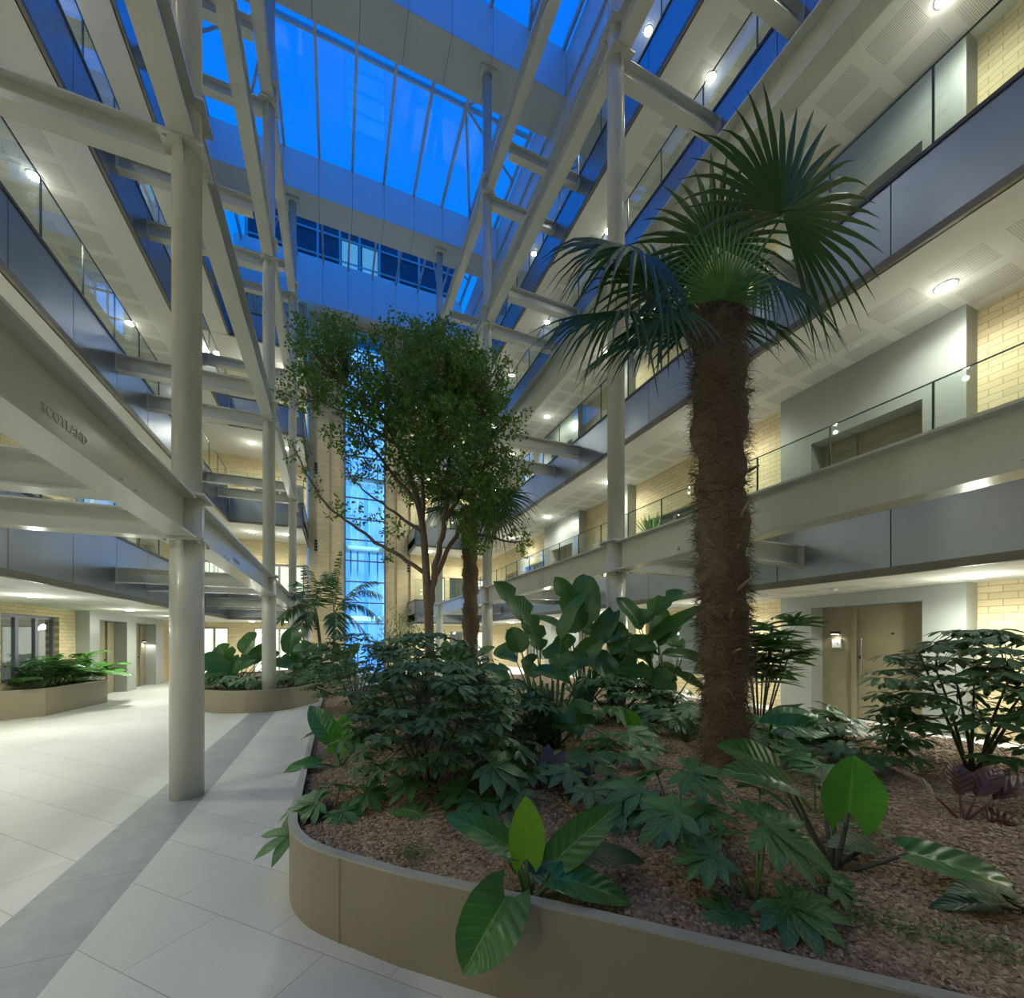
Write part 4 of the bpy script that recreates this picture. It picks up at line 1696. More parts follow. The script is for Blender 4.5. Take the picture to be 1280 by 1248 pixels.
strap_plant('calathea', (1.5, 2.97, gz(1.5, 2.97)), 3, 'dark purple-leaved plant low behind the lime-leaved philodendron', 7, 0.55, 0.13, 'lf_purple', 0.9, 'stem_red',
            [(0.35, 0.55, 0.3), (0.75, 0.3, 0.0), (0.8, 0.12, 0.2), (-0.3, 0.5, 0.3), (0.1, 0.6, 0.5), (0.5, 0.1, -0.5), (-0.6, 0.25, 0.1)])
strap_plant('cordyline', (3.71, 1.42, gz(3.71, 1.42)), 5, 'dark red broad-leaved plant on the gravel below the right-hand shrub', 5, 0.62, 0.15, 'lf_red', 0.9, 'stem_red',
            [(1.0, 0.55, 0.1), (0.6, 0.6, 0.2), (0.2, 0.62, 0.3), (-0.5, 0.55, 0.3), (0.55, 0.05, -0.1)])
strap_plant('cordyline', (2.9, 0.86, gz(2.9, 0.86)), 6, 'dark leaves of a plant cut off by the right picture edge near the front', 4, 0.5, 0.13, 'lf_dark', 0.9, 'stem_dark',
            [(-0.85, 0.28, 0.0), (-0.9, 0.08, 0.1), (-0.5, 0.3, -0.1), (0.5, 0.4, 0.0)])


# ------------------------------------------------------------------ hand-leaved fatsias
def fatsia(base, seed, label, leaves=None, n=8, R=0.2, spread=0.35, hgt=0.3, mk='lf_fatsia', group=None, cat='plant'):
    base = Vector(base)
    rnd = random.Random(seed)
    g = empty('fatsia', base, label, cat, group)
    if leaves is None:
        leaves = []
        for i in range(n):
            th = 6.283 * (i + rnd.random() * 0.6) / n
            rr_ = spread * rnd.uniform(0.35, 1.0)
            leaves.append((rr_ * math.cos(th), hgt * rnd.uniform(0.45, 1.05) * (1.15 - 0.45 * rr_ / spread), rr_ * math.sin(th), R * rnd.uniform(0.75, 1.15)))
    for (r, u, f, rad) in leaves:
        c = base + cv(r, u, f)
        out = cv(r, 0, f)
        if out.length < 0.02:
            out = cv(rnd.uniform(-1, 1), 0, -1)
        out.normalize()
        nrm = Vector((0, 0, 1)) + out * rnd.uniform(0.15, 0.5) + cv(0, 0, -0.45)
        ax = out + cv(rnd.uniform(-0.2, 0.2), -0.25, -0.1)
        mb = MB()
        palmate(mb, c, ax, nrm, rad, rnd.choice([7, 7, 9]), 255, 0.40, rnd, 0.22, 'lobe', 6)
        lo = mb.build('leaf', M[mk], g, True)
        mb = MB()
        stalk(mb, base + Vector((0, 0, -0.02)), c, 0.008, 0.005, 0.08, 5, 5)
        mb.build('stalk', M['stem'], lo, True)
    return g


def on(x, y):
    return (x, y, gz(x, y))


q = PX(0.00575, 415, 1010)
fatsia(on(-0.02, 3.30), 11, 'fatsia overhanging the left front corner of the large planter', [
    (*q(378, 1022, -0.12), 0.26), (*q(440, 1020, -0.18), 0.22), (*q(418, 978, 0.1), 0.2), (*q(455, 985, 0.05), 0.2), (*q(395, 992, 0.0), 0.22), (*q(465, 1015, 0.05), 0.17), (*q(430, 1000, -0.05), 0.18), (*q(372, 1000, 0.1), 0.2)])
q = PX(0.0058, 600, 1000)
fatsia(on(1.0, 3.0), 12, 'fatsia behind the lime-leaved philodendron, to its left', [
    (*q(615, 955, 0), 0.3), (*q(575, 985, 0.0), 0.26), (*q(640, 985, -0.1), 0.22), (*q(600, 990, -0.15), 0.24), (*q(560, 960, 0.25), 0.22), (*q(650, 945, 0.2), 0.2), (*q(512, 975, 0.0), 0.24), (*q(525, 1005, -0.2), 0.24)])
q = PX(0.0041, 945, 1110)
fatsia(on(1.83, 1.42), 13, 'fatsia with large ragged leaves at the front below the palm trunk', [
    (*q(958, 1022, 0.0), 0.30), (*q(962, 1092, -0.12), 0.24), (*q(905, 1108, -0.1), 0.2), (*q(900, 1060, 0.05), 0.2), (*q(1010, 1130, -0.05), 0.26), (*q(925, 1145, -0.22), 0.16), (*q(1045, 1095, 0.05), 0.2), (*q(925, 1055, 0.2), 0.2), (*q(985, 1000, 0.25), 0.2), (*q(870, 1025, 0.2), 0.26)])
q = PX(0.0054, 860, 1030)
fatsia(on(2.05, 2.2), 14, 'fatsia left of the palm trunk base with pale green top leaves', [
    (*q(880, 975, -0.05), 0.28), (*q(850, 985, 0.15), 0.24), (*q(820, 1000, 0.0), 0.26), (*q(845, 1015, -0.15), 0.28), (*q(800, 1020, -0.05), 0.24), (*q(880, 1010, -0.2), 0.22), (*q(900, 1015, 0.1), 0.2)])
q = PX(0.0079, 790, 950)
fatsia(on(2.75, 3.5), 15, 'fatsia in the middle of the gravel left of the round-leaved philodendron', [
    (*q(790, 925, 0), 0.3), (*q(760, 935, 0.1), 0.24), (*q(815, 940, 0), 0.24), (*q(740, 975, -0.3), 0.24), (*q(770, 970, -0.4), 0.2), (*q(735, 920, 0.3), 0.26)])
q = PX(0.0055, 1090, 1010)
fatsia(on(2.95, 1.85), 16, 'fatsia behind the heart-leaved philodendron, partly hidden by it', [
    (*q(1100, 1010, -0.2), 0.2), (*q(1130, 985, 0), 0.22), (*q(1100, 970, 0.1), 0.24), (*q(1150, 1010, -0.1), 0.2), (*q(1075, 1030, -0.3), 0.18), (*q(1060, 960, 0.3), 0.24)])
UNDER = [(3.55, 3.6, 'fatsia right behind the big palm trunk'), (4.6, 3.7, 'fatsia in front of the cane palm by the right-hand door'), (2.3, 4.6, 'fatsia at the foot of the left paddle-leaved clump'),
         (3.3, 4.9, 'fatsia between the two paddle-leaved clumps'), (4.3, 4.6, 'fatsia at the foot of the right paddle-leaved clump'), (1.5, 4.4, 'fatsia right of the big umbrella shrub'),
         (1.9, 5.6, 'fatsia deep in the planter behind the umbrella shrub'), (0.6, 6.4, 'fatsia along the left edge far behind the two-leaved philodendron'), (5.0, 2.9, 'fatsia on the gravel before the right-hand door'),
         (3.75, 2.25, 'fatsia just right of the big palm trunk, behind the heart-leaved philodendron'), (4.45, 2.3, 'fatsia on the open gravel left of the right-hand umbrella shrub'),
         (1.45, 3.35, 'fatsia at the right foot of the large bushy umbrella shrub'), (1.75, 2.75, 'fatsia between the lime-leaved philodendron and the dark purple plant'),
         (2.3, 3.3, 'fatsia on the open gravel left of the big palm trunk'), (3.9, 4.1, 'fatsia two steps behind the big palm trunk'),
         (2.7, 6.6, 'fatsia in the shade beside the nearest right column'), (1.2, 7.6, 'fatsia below the leafy tree, left of its trunk'), (2.6, 8.2, 'fatsia below the leafy tree, right of its trunk'),
         (5.4, 3.4, 'fatsia nearest the right-hand doorstep'), (5.2, 5.8, 'fatsia far right under the paddle leaves')]
for i, (x, y, lab) in enumerate(UNDER):
    near_ = y < 3.4 and x < 5
    fatsia(on(x, y), 40 + i, lab, None, 9, 0.19 if near_ else 0.24, 0.34 if near_ else 0.45, 0.24 if near_ else (0.32 if i % 3 else 0.42), 'lf_fatsia' if i % 2 else 'lf_scheff')


# ------------------------------------------------------------------ umbrella shrubs
def umbrella_shrub(base, seed, label, rx, ry, h, n, R, lowest=0.15, leaflets=8, mk='lf_scheff', shape=1.0):
    base = Vector(base)
    rnd = random.Random(seed)
    g = empty('umbrella_shrub', base, label, 'shrub')
    tops = []
    st_ = MB()
    for i in range(7):
        th = 6.283 * i / 7 + rnd.uniform(-0.3, 0.3)
        e = base + cv(rx * 0.55 * math.cos(th), h * rnd.uniform(0.55, 0.9), ry * 0.55 * math.sin(th))
        m1 = base + cv(rx * 0.25 * math.cos(th), h * 0.35, ry * 0.25 * math.sin(th))
        pts = bez(base + Vector((0.04 * math.cos(th), 0.04 * math.sin(th), -0.03)), m1, e, 8)
        st_.tube(pts, [0.016 - 0.0012 * k for k in range(9)], 6)
        tops.append(pts)
    fo = MB()
    for i in range(n):
        th = rnd.uniform(0, 6.283)
        u = rnd.random() ** 0.7
        hh = lowest + (1 - lowest) * rnd.random() ** 0.85
        rad = math.sqrt(max(0.0, 1 - (2 * abs(hh - 0.5)) ** 2.6)) * (0.55 + 0.45 * u) * shape
        rad = max(rad, 0.25 * u)
        c = base + cv(rx * rad * math.cos(th), h * hh, ry * rad * math.sin(th))
        out = cv(math.cos(th), 0, math.sin(th))
        nrm = Vector((0, 0, 1)) + out * rnd.uniform(0.1, 0.7)
        whorl(fo, c, out, nrm, R * rnd.uniform(0.75, 1.15), rnd.choice([leaflets - 1, leaflets, leaflets]), rnd)
        pts = min(tops, key=lambda P: min((p - c).length for p in P[2:]))
        p = min(pts[2:], key=lambda p: (p - c).length)
        stalk(st_, p, c, 0.0035, 0.0025, 0.05, 3, 4)
    fo.build('foliage', M[mk], g, True)
    st_.build('branches', M['stem_dark'], g, True)
    return g


umbrella_shrub(on(0.70, 3.45), 1, 'large bushy umbrella shrub in the left half of the planter', 0.72, 0.55, 1.02, 190, 0.15)
umbrella_shrub(on(0.95, 4.9), 2, 'tall umbrella shrub rising behind the large bushy one', 0.85, 0.6, 1.25, 150, 0.16)
umbrella_shrub(on(1.75, 4.25), 3, 'low spreading umbrella shrub right of the large bushy one', 0.62, 0.5, 0.72, 90, 0.16)
umbrella_shrub(on(5.02, 1.86), 4, 'open umbrella shrub in front of the brick wall at the right edge', 0.74, 0.6, 1.2, 170, 0.19, 0.12, 8)
umbrella_shrub(on(3.75, 5.15), 6, 'low dark umbrella shrub under the paddle leaves', 0.9, 0.6, 0.62, 110, 0.17)
umbrella_shrub(on(0.35, 8.3), 5, 'dense far umbrella shrub in front of the lift shaft', 1.0, 0.9, 1.35, 170, 0.17)


# ------------------------------------------------------------------ paddle-leaved clumps (giant bird of paradise)
def paddle_clump(base, px, label, leaves, stem_n=5, seed=0, name='bird_of_paradise'):
    base = Vector(base)
    rnd = random.Random(seed)
    g = empty(name, base, label, 'plant')
    mbs = MB()
    for i in range(stem_n):
        a = rnd.uniform(0, 6.28)
        mbs.tube([base + Vector((0.1 * math.cos(a), 0.1 * math.sin(a), -0.03)), base + Vector((0.13 * math.cos(a), 0.13 * math.sin(a), 0.32)), base + Vector((0.17 * math.cos(a), 0.17 * math.sin(a), 0.7))], [0.03, 0.026, 0.018], 7)
    mbs.build('stems', M['stem'], g, True)
    ws = [l[2] for l in leaves]
    us = max(l[1][1] for l in leaves)
    wide = max(abs(l[1][0]) for l in leaves)
    for e in range(10):
        r_ = rnd.uniform(-0.7, 0.7) * wide
        u_ = rnd.uniform(0.2, 0.6) * us
        f_ = rnd.uniform(-0.35, 0.5)
        l_ = rnd.uniform(0.8, 1.2) * max(ws) * 1.5
        dr = rnd.uniform(-1, 1)
        leaves = leaves + [((r_, u_, f_), (r_ + dr * l_ * 0.8, u_ + rnd.uniform(-0.5, 0.25) * l_, f_ + rnd.uniform(-0.3, 0.2)), max(ws) * rnd.uniform(0.6, 0.9), (rnd.uniform(-.3, .3), 0.7, -0.6), 0.14)]
    for i, (b, t, w, n, arch) in enumerate(leaves):
        Bp, Tp = base + cv(*b), base + cv(*t)
        mb = MB()
        leaf(mb, Bp, Tp, cv(*n), w, 'paddle', arch, 0.28, 14, 3, 0.03, 0.0, rnd, 0, 5 if i % 3 == 0 else 0)
        lo = mb.build('leaf', M['lf_strel'], g, True)
        mb = MB()
        stalk(mb, base + Vector((rnd.uniform(-.08, .08), rnd.uniform(-.08, .08), 0)), Bp, 0.015, 0.007, -0.04, 7, 6)
        mb.build('stalk', M['stem'], lo, True)
    return g


q = PX(0.0086, 690, 930)
paddle_clump(on(2.13, 4.10), 0, 'paddle-leaved clump with pale stems left of the nearest right column', [
    (q(672, 790), q(620, 722, 0.0), 0.36, (0.6, 0.35, -0.7), 0.10), (q(705, 795), q(740, 735, 0.15), 0.22, (-0.6, 0.4, -0.6), 0.16),
    (q(656, 812), q(642, 780, 0.1), 0.26, (0.1, 0.2, -1), 0.04), (q(640, 832), q(600, 845, -0.1), 0.22, (-0.1, 0.9, -0.5), 0.2),
    (q(668, 835), q(716, 850, -0.1), 0.24, (0, 0.9, -0.5), 0.18), (q(660, 850), q(618, 868, -0.2), 0.24, (-0.2, 0.9, -0.4), 0.2),
    (q(690, 860), q(655, 875, -0.2), 0.22, (0, 0.9, -0.4), 0.18), (q(725, 900, -.2), q(690, 895, -0.3), 0.16, (0.2, 0.5, -0.8), 0.08),
    (q(650, 825, .2), q(620, 818, 0.3), 0.2, (0, 0.9, -0.4), 0.15), (q(680, 810, .2), q(665, 760, 0.35), 0.26, (0.3, 0.3, -0.9), 0.06)], 7, 1)
q = PX(0.0125, 735, 895)
paddle_clump(on(3.50, 5.60), 0, 'tall paddle-leaved clump beside the nearest right column', [
    (q(733, 790), q(700, 725, 0.0), 0.42, (0.2, 0.3, -1), 0.08), (q(738, 785), q(740, 718, 0.3), 0.5, (-0.2, 0.4, -0.9), 0.1),
    (q(720, 795), q(665, 775, 0.0), 0.3, (0, 0.9, -0.4), 0.15), (q(750, 800), q(790, 790, 0), 0.4, (0.1, 0.6, -0.8), 0.12),
    (q(745, 820), q(770, 850, -0.3), 0.4, (-0.2, 0.7, -0.8), 0.12), (q(730, 820), q(700, 850, -0.3), 0.34, (0.2, 0.8, -0.6), 0.14),
    (q(760, 830), q(812, 845, -0.3), 0.42, (-0.3, 0.7, -0.7), 0.12), (q(725, 830), q(755, 800, -0.2), 0.36, (0.1, 0.5, -0.8), 0.1),
    (q(750, 810), q(780, 760, 0.2), 0.36, (-0.3, 0.4, -0.8), 0.1), (q(715, 840), q(685, 815, 0.1), 0.32, (0.1, 0.6, -0.8), 0.12),
    (q(740, 850), q(725, 880, -0.3), 0.34, (0, 0.7, -0.8), 0.1)], 6, 2)
q = PX(0.0122, 825, 890)
paddle_clump(on(4.60, 5.05), 0, 'paddle-leaved clump just left of the big palm trunk', [
    (q(790, 780), q(848, 738, -0.1), 0.4, (-0.4, 0.7, -0.6), 0.14), (q(800, 800), q(866, 757, -0.2), 0.26, (-0.4, 0.6, -0.7), 0.06),
    (q(795, 785), q(765, 745, 0.1), 0.36, (0.3, 0.5, -0.8), 0.12), (q(815, 805), q(845, 780, 0), 0.3, (-0.1, 0.9, -0.4), 0.16),
    (q(820, 815), q(872, 828, -0.2), 0.32, (0.1, 0.8, -0.5), 0.14), (q(800, 820), q(770, 810, -0.1), 0.34, (0, 0.7, -0.7), 0.14),
    (q(805, 835), q(825, 865, -0.3), 0.4, (-0.2, 0.7, -0.8), 0.12), (q(815, 800), q(825, 755, 0.2), 0.34, (0, 0.3, -0.9), 0.08),
    (q(835, 840), q(865, 860, -0.2), 0.3, (0.2, 0.8, -0.5), 0.14), (q(790, 830), q(760, 855, -0.3), 0.34, (-0.1, 0.7, -0.7), 0.14)], 6, 3)
q = PX(0.0145, 585, 870)
paddle_clump(on(2.25, 7.3), 0, 'paddle-leaved plant in front of the second fan palm trunk', [
    (q(560, 825), q(552, 790, 0), 0.28, (-0.3, 0.2, -0.9), 0.06), (q(575, 822), q(570, 795, 0.1), 0.34, (0.2, 0.3, -0.9), 0.06),
    (q(588, 815), q(614, 800, -0.1), 0.26, (0, 0.8, -0.5), 0.16), (q(580, 830), q(600, 850, -0.3), 0.4, (0.1, 0.6, -0.8), 0.08), (q(560, 835), q(535, 820, 0.1), 0.3, (0, 0.8, -0.5), 0.14)], 3, 4)
q = PX(0.022, 310, 850)
paddle_clump((-2.35, 12.9, 0.47), 0, 'paddle-leaved plant in the curved planter in front of the white doors', [
    (q(305, 825), q(288, 800, 0), 0.75, (-0.1, 0.3, -0.95), 0.06), (q(318, 812), q(330, 785, 0.1), 0.55, (-0.2, 0.4, -0.9), 0.08),
    (q(292, 822), q(272, 832, -0.2), 0.45, (0.1, 0.8, -0.6), 0.16), (q(285, 818), q(268, 815, 0.2), 0.3, (0, 0.95, -0.3), 0.12), (q(325, 822), q(345, 800, 0.3), 0.5, (0.1, 0.5, -0.8), 0.1),
    (q(300, 830), q(316, 850, -0.3), 0.5, (-0.1, 0.7, -0.7), 0.1), (q(280, 825), q(262, 823, 0.3), 0.25, (0, 0.95, -0.3), 0.1)], 3, 5)
q = PX(0.023, 360, 845)
paddle_clump((-0.95, 13.6, 0.47), 0, 'paddle-leaved plant in the curved planter right of its column', [
    (q(355, 815), q(375, 795, 0), 0.6, (0.1, 0.5, -0.8), 0.1), (q(360, 825), q(385, 835, -0.2), 0.55, (0.1, 0.7, -0.7), 0.12), (q(350, 810), q(345, 775, 0.3), 0.55, (0.1, 0.5, -0.8), 0.1),
    (q(365, 835), q(345, 850, -0.3), 0.5, (-0.1, 0.8, -0.6), 0.1), (q(370, 815), q(395, 805, 0.3), 0.5, (0, 0.8, -0.5), 0.14)], 3, 6)
q = PX(0.026, 430, 835)
paddle_clump((0.25, 15.2, 0.47), 0, 'upright paddle-leaved plant right of the two feather palms', [
    (q(425, 815), q(420, 795, 0), 0.5, (0, 0.3, -0.9), 0.06), (q(435, 812), q(450, 792, 0.1), 0.45, (-0.2, 0.3, -0.9), 0.06), (q(430, 825), q(452, 825, -0.2), 0.5, (0.1, 0.7, -0.7), 0.12), (q(425, 825), q(405, 830, -0.2), 0.45, (-0.1, 0.7, -0.7), 0.12)], 3, 7)


# ------------------------------------------------------------------ fan palms
def frond(g, base, H, ax, nrm, R, mk, seed, droop=0.3, span=300, nseg=40, plen_sag=0.06, lab=None):
    rnd = random.Random(seed)
    base, H = Vector(base), Vector(H)
    ax, nrm = Vector(ax).normalized(), Vector(nrm).normalized()
    sd = ax.cross(nrm)
    sd.normalize()
    nrm = sd.cross(ax)
    mb = MB()
    half = math.radians(span / 2)
    dth = 2 * half / nseg
    for i in range(nseg):
        th = -half + dth * (i + 0.5)
        d = ax * math.cos(th) + sd * math.sin(th)
        L = R * (0.70 + 0.30 * math.cos(th * 0.55)) * rnd.uniform(0.93, 1.05)
        tw = (-ax * math.sin(th) + sd * math.cos(th))
        dr = droop * rnd.uniform(0.6, 1.4) * (0.5 + 0.8 * abs(th) / half)
        vs, fs, uv = [], [], []
        brk = rnd.random() < 0.35
        for k in range(7):
            s = k / 6
            w = L * min(s, 0.42 + 0.0 * s) * math.tan(dth / 2) * 1.04
            if s > 0.42:
                w *= max(0.0, 1 - ((s - 0.42) / 0.58) ** 1.3)
            p = H + d * L * s + nrm * (0.10 * L * s * (1 - s))
            p -= Vector((0, 0, 1)) * dr * L * s ** 2.6
            if brk and s > 0.7:
                p -= Vector((0, 0, 1)) * 0.25 * L * (s - 0.7)
            up = nrm * w * 0.5
            vs += [p - tw * w - up, p + up * 0.6, p + tw * w - up]
            uv += [(-1, s), (0, s), (1, s)]
        for k in range(6):
            a = k * 3
            fs += [(a, a + 1, a + 4, a + 3), (a + 1, a + 2, a + 5, a + 4)]
        mb.add(vs, fs, 0, uv)
    lo = mb.build('frond', M[mk], g)
    if lab:
        lo['label'] = lab
    m2 = MB()
    stalk(m2, base, H, 0.016, 0.010, plen_sag, 7, 6)
    m2.build('stalk', M['stem'], lo, True)
    return lo


def fibrous_trunk(g, pts, rads, seed, nfib, flen=0.11):
    rnd = random.Random(seed)
    mb = MB()
    n = len(pts)
    K = 26
    vs, fs = [], []
    rings = 90
    cen = []
    for i in range(rings + 1):
        s = i / rings * (n - 1)
        a = min(int(s), n - 2)
        q_ = s - a
        c = Vector(pts[a]).lerp(Vector(pts[a + 1]), q_)
        r = rads[a] * (1 - q_) + rads[a + 1] * q_
        cen.append((c, r))
        for k in range(K):
            th = 6.283 * k / K
            rr_ = r * (0.84 + 0.07 * math.sin(i * 0.9 + 0.6 * math.sin(th)) + 0.06 * math.sin(i * 0.37 + 2.0 * th) + 0.05 * math.sin(th * 5 + i * 0.7) + rnd.uniform(-0.06, 0.06))
            vs.append(c + Vector((math.cos(th) * rr_, math.sin(th) * rr_, rnd.uniform(-0.01, 0.01))))
    for i in range(rings):
        for k in range(K):
            k2 = (k + 1) % K
            fs.append((i * K + k, i * K + k2, (i + 1) * K + k2, (i + 1) * K + k))
    mb.add(vs, fs)
    mb.build('trunk', M['fibre'], g, True)
    fb = MB()
    for i in range(nfib):
        s = rnd.random()
        c, r = cen[int(s * rings)]
        th = rnd.uniform(0, 6.283)
        o = Vector((math.cos(th), math.sin(th), 0))
        tg = Vector((-math.sin(th), math.cos(th), 0))
        p = c + o * r * rnd.uniform(0.84, 0.98)
        L = flen * rnd.uniform(0.4, 1.5)
        d = (o * (rnd.uniform(0.0, 0.16) if rnd.random() < 0.9 else rnd.uniform(0.15, 0.4)) + tg * rnd.uniform(-1.0, 1.0) + Vector((0, 0, rnd.uniform(-0.55, 0.35)))).normalized()
        w = rnd.uniform(0.001, 0.003)
        s1 = d.cross(o)
        if s1.length < 0.05:
            s1 = tg
        s1.normalize()
        m = p + d * L * 0.5
        e = p + d * L + Vector((0, 0, -0.35 * L * rnd.random()))
        fb.add([p - s1 * w, p + s1 * w, m + s1 * w * 0.8, m - s1 * w * 0.8, e], [(0, 1, 2, 3), (3, 2, 4)])
    f_ = fb.build('trunk_fibre', M['fibre'], g)
    f_['kind'] = 'stuff'
    for i in range(26):
        c, r = cen[rnd.randrange(3, rings)]
        th = rnd.uniform(0, 6.283)
        o = Vector((math.cos(th), math.sin(th), 0))
        tg = Vector((-math.sin(th), math.cos(th), 0))
        hb = MB()
        p = c + o * r * 0.85
        e = p + o * rnd.uniform(0.03, 0.11) + Vector((0, 0, rnd.uniform(0.02, 0.12))) + tg * rnd.uniform(-0.04, 0.04)
        stalk(hb, p, e, 0.017, 0.008, 0.1, 3, 5)
        hb.build('leaf_base', M['husk'], g)


PB = Vector(on(3.12, 2.72))
CT = Vector((3.06, 2.74, 4.42))
fp = empty('fan_palm', PB, 'big fan palm with a shaggy brown trunk in the right of the planter', 'palm tree')
fibrous_trunk(fp, [PB + Vector((0, 0, -0.05)), PB + Vector((0.0, 0, 0.8)), Vector((3.10, 2.72, 2.2)), Vector((3.08, 2.73, 3.3)), CT, CT + Vector((0, 0, 0.12))], [0.19, 0.205, 0.225, 0.235, 0.25, 0.14], 5, 15000, 0.13)
K = 0.0069
FR = [  # hastula (r,u,f), blade axis, facing, radius, droop, span, material
    ((0.50, 0.86, -0.10), (0.32, 0.94, 0.05), (0.3, 0.10, -1.0), 1.18, 0.26, 280, 'lf_palm', 32),
    ((-0.08, 0.03, -0.25), (0.0, 1.0, -0.15), (0.1, 0.15, -1.0), 0.62, 0.04, 200, 'lf_palm_new', 36),
    ((-0.72, 0.52, -0.1), (-0.85, 0.15, -0.15), (-0.25, 0.75, -0.6), 0.9, 0.75, 260, 'lf_palm', 28),
    ((0.0, 0.74, 0.05), (-0.3, 0.95, 0.0), (-0.35, 0.25, -0.9), 0.85, 0.28, 280, 'lf_palm', 30),
    ((-0.82, 0.06, -0.05), (-1.0, -0.1, -0.1), (-0.1, 0.85, -0.5), 0.85, 0.55, 180, 'lf_palm', 24),
    ((-0.52, -0.10, -0.25), (-0.75, -0.45, -0.2), (-0.4, 0.7, -0.6), 0.70, 0.45, 170, 'lf_palm', 28),
    ((0.40, 0.55, 0.1), (0.7, -0.4, -0.1), (0.3, 0.6, -0.7), 0.85, 0.5, 200, 'lf_palm', 27),
    ((-0.35, 0.55, 0.25), (-0.8, 0.5, 0.0), (-0.3, 0.5, -0.8), 0.85, 0.3, 260, 'lf_palm', 28),
    ((0.05, 0.35, 0.5), (0.1, 0.6, 0.8), (0.0, 0.8, -0.5), 0.9, 0.3, 270, 'lf_palm', 28),
    ((-0.35, 0.25, 0.45), (-0.6, 0.25, 0.7), (-0.2, 0.8, -0.5), 0.85, 0.4, 260, 'lf_palm', 27),
    ((0.30, 0.45, 0.45), (0.6, 0.4, 0.7), (0.2, 0.8, -0.5), 0.85, 0.35, 260, 'lf_palm', 27),
    ((-0.15, 0.1, 0.1), (-0.35, 0.7, 0.3), (-0.2, 0.5, -0.8), 0.7, 0.15, 230, 'lf_palm', 28),
]
for i, (h_, ax, nn, R, dr, sp_, mk, ns) in enumerate(FR):
    frond(fp, CT + Vector((0, 0, 0.02)) + cv(h_[0] * 0.1, 0, h_[2] * 0.1), CT + cv(*h_), cv(*ax), cv(*nn), R, mk, 100 + i, dr, sp_, ns, 0.06, 'fresh light green fan leaf at the crown' if mk == 'lf_palm_new' else None)
PB2 = Vector(on(2.85, 9.35))
CT2 = Vector((2.80, 9.3, 4.6))
fp2 = empty('fan_palm', PB2, 'second fan palm with a dark shaggy trunk behind the leafy tree', 'palm tree')
fibrous_trunk(fp2, [PB2 + Vector((0, 0, -0.05)), Vector((2.85, 9.35, 2.0)), Vector((2.83, 9.32, 3.3)), CT2, CT2 + Vector((0, 0, 0.1))], [0.19, 0.2, 0.2, 0.2, 0.12], 6, 2600, 0.12)
rnd = random.Random(77)
frond(fp2, CT2, CT2 + cv(0.72, 0.05, -0.9), cv(0.85, -0.1, -0.2), cv(-0.1, 0.6, -0.8), 0.85, 'lf_palm', 200, 0.55, 230, 30)
frond(fp2, CT2, CT2 + cv(0.6, -0.15, -0.7), cv(0.75, -0.5, -0.2), cv(-0.1, 0.5, -0.8), 0.75, 'lf_palm', 210, 0.55, 200, 26)
for i in range(7):
    th = 6.283 * i / 7 + 0.4
    d = Vector((math.cos(th), math.sin(th), rnd.uniform(0.1, 0.7)))
    frond(fp2, CT2, CT2 + d * 0.6, d + Vector((0, 0, -0.2)), Vector((0, 0, 1)) - d * 0.2, 0.8, 'lf_palm', 201 + i, 0.45, 250, 30)


# ------------------------------------------------------------------ leafy tree
tr = empty('leafy_tree', (1.80, 8.78, gz(1.8, 8.78)), 'tall small-leaved tree with a forked brown trunk in front of the lift shaft', 'tree')
BRANCH = [
    [(1.8, 8.78, 0.4), (1.8, 8.78, 1.86), (1.75, 8.8, 2.77), (1.71, 8.82, 3.51), (1.66, 8.84, 4.17), (1.46, 8.92, 5.0), (1.23, 9.01, 5.66), (0.78, 9.2, 6.48), (0.02, 9.52, 7.14)],
    [(1.8, 8.78, 2.2), (1.87, 8.76, 2.94), (1.96, 8.71, 3.51), (2.09, 8.66, 4.17), (2.15, 8.64, 5.0), (2.22, 8.6, 5.98), (2.15, 8.64, 7.14)],
    [(1.78, 8.8, 2.6), (2.03, 8.69, 3.35), (2.38, 8.54, 4.01), (2.6, 8.45, 4.5), (2.83, 8.35, 5.16), (2.98, 8.29, 5.98)],
    [(1.73, 8.82, 3.05), (1.23, 9.01, 3.43), (0.78, 9.2, 3.68), (0.32, 9.39, 4.09), (-0.06, 9.55, 4.34), (-0.52, 9.74, 5.0), (-0.82, 9.86, 5.74)],
    [(1.69, 8.82, 3.88), (1.23, 9.01, 4.25), (0.78, 9.2, 4.58), (0.32, 9.39, 5.0)],
    [(1.66, 8.84, 4.17), (1.69, 8.82, 5.0), (1.54, 8.89, 5.98), (1.31, 8.98, 7.14)],
    [(2.09, 8.66, 4.17), (2.38, 8.54, 4.67), (2.76, 8.38, 5.66), (2.76, 8.38, 6.64)],
    [(2.38, 8.54, 3.92), (2.91, 8.32, 3.84), (3.37, 8.13, 3.68), (3.67, 8.01, 3.76)],
    [(1.23, 9.01, 5.66), (0.5, 9.3, 6.2), (-0.3, 9.4, 6.5)],
    [(1.66, 8.84, 4.4), (1.1, 9.2, 5.2), (0.5, 9.4, 5.9), (0.2, 9.4, 7.2)],
]
BR_R = [0.105, 0.075, 0.055, 0.042, 0.035, 0.045, 0.04, 0.028, 0.03, 0.04]


def densify(P, m=4):
    out = []
    for a, b in zip(P[:-1], P[1:]):
        for k in range(m):
            out.append(Vector(a).lerp(Vector(b), k / m))
    out.append(Vector(P[-1]))
    # relax
    for _ in range(3):
        out = [out[0]] + [(out[i - 1] + out[i] * 2 + out[i + 1]) / 4 for i in range(1, len(out) - 1)] + [out[-1]]
    return out


